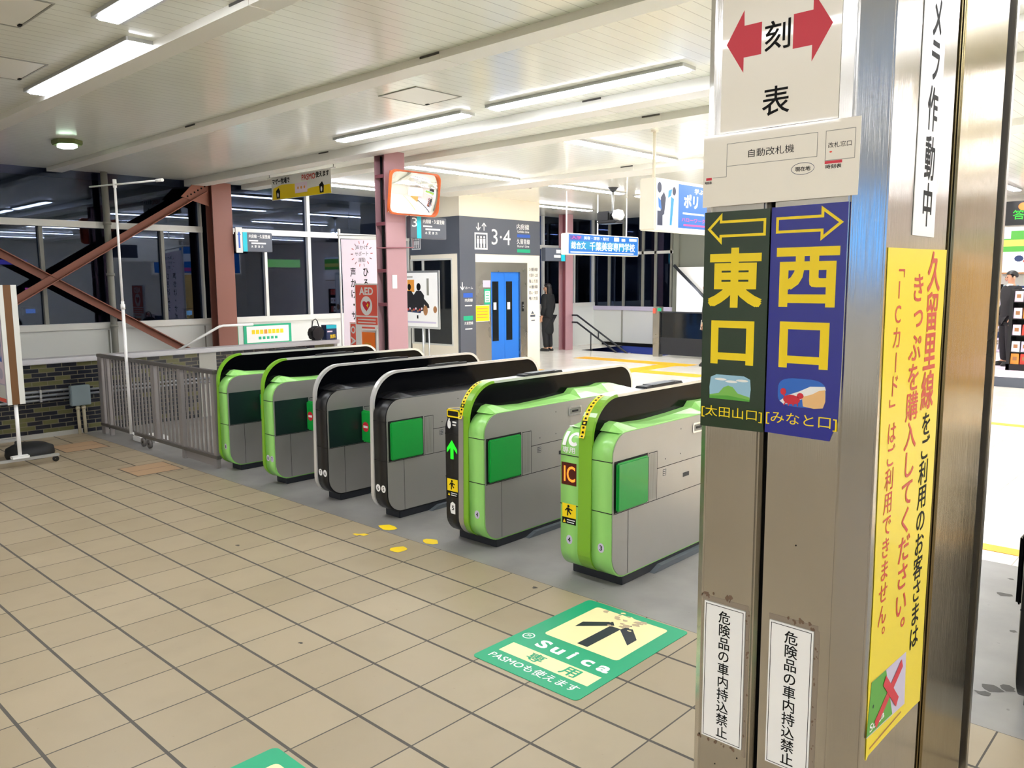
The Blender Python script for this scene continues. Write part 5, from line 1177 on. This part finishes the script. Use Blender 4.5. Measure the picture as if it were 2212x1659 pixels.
# location map sheet
def f(b, F):
    e = .0003
    b.outline(F, R4(-.948, 1.890, -.734, 1.9415), .0012, 'framed', e); b.outline(F, R4(-.717, 1.879, -.654, 1.9415), .0012, 'framed', e)
    b.line(F, (-.9474, 1.890), (-.9474, 1.867), .0012, 'framed', e); b.line(F, (-.9474, 1.867), (-.982, 1.867), .0012, 'framed', e)
    b.text(F, '自動改札機', -.894, 1.905, .108, .018, 'ink', 0, e); b.text(F, '改札窓口', -.711, 1.905, .049, .0115, 'ink', 0, e)
    b.rect(F, -.717, 1.8725, -.680, 1.8785, 'red', e); b.text(F, '時刻表', -.715, 1.862, .034, .009, 'ink', .015, e)
    b.outline(F, [(-.765+.026*math.cos(2*PI*k/32), 1.868+.013*math.sin(2*PI*k/32)) for k in range(32)], .001, 'navy', e); b.text(F, '現在地', -.782, 1.8625, .034, .010, 'ink', .015, e)
    b.rect(F, -1.0, 1.862, -.985, 1.868, 'red', e); b.text(F, '時刻表', -1.003, 1.853, .018, .007, 'ink', .01, e); b.ell(F, -.705, 1.897, .003, .002, 'aedred', e, 10)
FM = FY(1.7565)
sheet('map_sheet', FM, [(-1.008, 1.800), (-.645, 1.803), (-.644, 1.963), (-1.008, 1.965)], 'paper', 'cream guide sheet with boxed text below the red arrows on pillar', 'sign', f)
def outl_arrow(b, F, pts, mt): b.outline(F, pts, .0062, mt, .0003)
# east exit
def f(b, F):
    e = .0003
    outl_arrow(b, F, [(-.995, 1.748), (-.957, 1.785), (-.957, 1.767), (-.847, 1.767), (-.847, 1.728), (-.957, 1.728), (-.957, 1.711)], 'yellow')
    b.text(F, '東', -.990, 1.563, .138, .140, 'yellow', .035, e); b.text(F, '口', -.979, 1.428, .111, .104, 'yellow', .035, e)
    b.poly(F, [(-.977, 1.395), (-.962, 1.402), (-.89, 1.402), (-.874, 1.395), (-.872, 1.372), (-.874, 1.348), (-.979, 1.348), (-.980, 1.37)], 'skyprint', e)
    b.poly(F, [(-.979, 1.352), (-.955, 1.357), (-.942, 1.372), (-.93, 1.377), (-.918, 1.374), (-.905, 1.360), (-.874, 1.353), (-.874, 1.344), (-.979, 1.345)], 'hillprint', e*2)
    b.poly(F, [(-.979, 1.349), (-.93, 1.353), (-.874, 1.347), (-.874, 1.343), (-.979, 1.343)], 'cardgreen', e*3)
    for k in range(3): b.ell(F, -.95+.028*k, 1.391-.004*(k % 2), .016, .003, 'vwhite', e*4, 12)
    b.text(F, '[太田山口]', -1.000, 1.295, .158, .030, 'yellow', .0, e)
sheet('exit_sign', F, [(-1.003, 1.272), (-.838, 1.274), (-.838, 1.788), (-1.003, 1.788)], 'dgreen', 'dark green sign with yellow left arrow on the pillar', 'sign', f, group='laminated exit signs')
def f(b, F):
    e = .0003
    outl_arrow(b, F, [(-.672, 1.749), (-.721, 1.786), (-.721, 1.767), (-.823, 1.767), (-.823, 1.731), (-.721, 1.731), (-.721, 1.711)], 'yellow')
    b.text(F, '西', -.819, 1.567, .142, .132, 'yellow', .035, e); b.text(F, '口', -.806, 1.430, .113, .104, 'yellow', .035, e)
    pic = [(-.750+.0555*math.copysign(abs(math.cos(q))**.6, math.cos(q)), 1.3745+.0325*math.copysign(abs(math.sin(q))**.6, math.sin(q))) for q in [2*PI*k/32 for k in range(32)]]
    b.poly(F, pic, 'seaprint', e)
    b.poly(F, [(-.800, 1.353), (-.78, 1.368), (-.755, 1.378), (-.73, 1.391), (-.697, 1.393), (-.695, 1.385), (-.73, 1.37), (-.77, 1.35), (-.79, 1.346)], 'vwhite', e*2)
    b.poly(F, [(-.745, 1.345), (-.748, 1.366), (-.725, 1.374), (-.71, 1.383), (-.696, 1.386), (-.695, 1.360), (-.70, 1.345), (-.72, 1.342)], 'sandprint', e*3)
    b.ell(F, -.772, 1.358, .020, .011, 'red', e*4, 14); b.ell(F, -.792, 1.375, .007, .008, 'red', e*4, 10); b.ell(F, -.752, 1.368, .008, .007, 'red', e*4, 10)
    for k in range(4): b.line(F, (-.785+.009*k, 1.352), (-.790+.011*k, 1.344), .0025, 'red', e*5)
    b.line(F, (-.788, 1.364), (-.792, 1.371), .003, 'red', e*5); b.line(F, (-.756, 1.36), (-.752, 1.366), .003, 'red', e*5)
    b.text(F, '[みなと口]', -.832, 1.296, .164, .031, 'yellow', .0, e)
sheet('exit_sign', F, [(-.834, 1.276), (-.683, 1.273), (-.667, 1.32), (-.664, 1.42), (-.664, 1.791), (-.834, 1.789)], 'dblue', 'blue sign with yellow right arrow on the pillar', 'sign', f, group='laminated exit signs')
# two warning plates
for u0, u1, lb in ((-.978, -.868, 'left of the two white dangerous goods plates low on the pillar'), (-.805, -.699, 'right of the two white dangerous goods plates low on the pillar')):
    def f(b, F):
        b.outline(F, R4(u0+.004, .472, u1-.004, .823), .0015, 'ink', .0003); uc = (u0+u1)/2+.001
        b.vtext(F, '危険品の車内持込禁止', uc, .812, .0335, .0335, .0336, 'ink', .010, .0003)
    sheet('warning_plate', F, R4(u0, .468, u1, .827), 'vwhite', lb, 'sign', f, .003, 'white warning plates')
# right face: camera notice strip and yellow ticket notice
FR = FX(-.605)
def f(b, F):
    for ch, v in (('カ', 2.325), ('メ', 2.216), ('ラ', 2.123), ('作', 2.014), ('動', 1.903), ('中', 1.796)): b.char(F, ch, 2.080, v, .078, .106, 'ink', .016, .0003)
sheet('camera_notice', FR, R4(1.985, 1.727, 2.146, 2.45), 'vwhite', 'narrow white strip with black vertical letters high on pillar right face', 'sign', f)
def f(b, F):
    e = .0005
    b.vtext(F, '久留里線', 2.166, 1.690, .104, .102, .0975, 'textred', .018, e)
    b.vtext(F, 'をご利用のお客さまは', 2.172, 1.296, .078, .066, .0625, 'ink', .012, e)
    b.vtext(F, 'きっぷを購入してください。', 2.050, 1.640, .094, .074, .0705, 'textred', .012, e)
    b.vtext(F, '「ICカード」はご利用できません。', 1.915, 1.685, .062, .056, .0543, 'textred', .005, e)
    b.poly(F, [(1.867, .696), (2.116, .684), (2.126, .539), (1.850, .563)], 'lilac', e)
    b.poly(F, [(1.867, .696), (1.965, .691), (2.030, .551), (1.850, .566)], 'cardgreen', e*2)
    b.line(F, (2.085, .666), (1.905, .575), .026, 'red', e*4); b.line(F, (1.955, .668), (2.060, .572), .026, 'red', e*5)
    b.text(F, 'Suica', 1.868, .570, .10, .020, 'vwhite', .02, e*3); b.rect(F, 1.875, .525, 2.10, .530, 'brownprint', e); b.ell(F, 1.885, .63, .004, .005, 'mink', e*3, 8)
sheet('ticket_notice', FR, [(1.858, .505), (1.872, .512), (2.02, .508), (2.20, .498), (2.262, .492), (2.258, .75), (2.262, 1.1), (2.258, 1.45), (2.262, 1.70), (2.05, 1.697), (1.832, 1.695), (1.838, 1.4), (1.846, 1.14), (1.853, .9), (1.850, .7)], 'yellowpaper', 'long yellow notice with red and black vertical letters on pillar right face', 'sign', f, .0012)
for o in bpy.data.objects:
    for k in ('_org', '_o'):
        if k in o: del o[k]
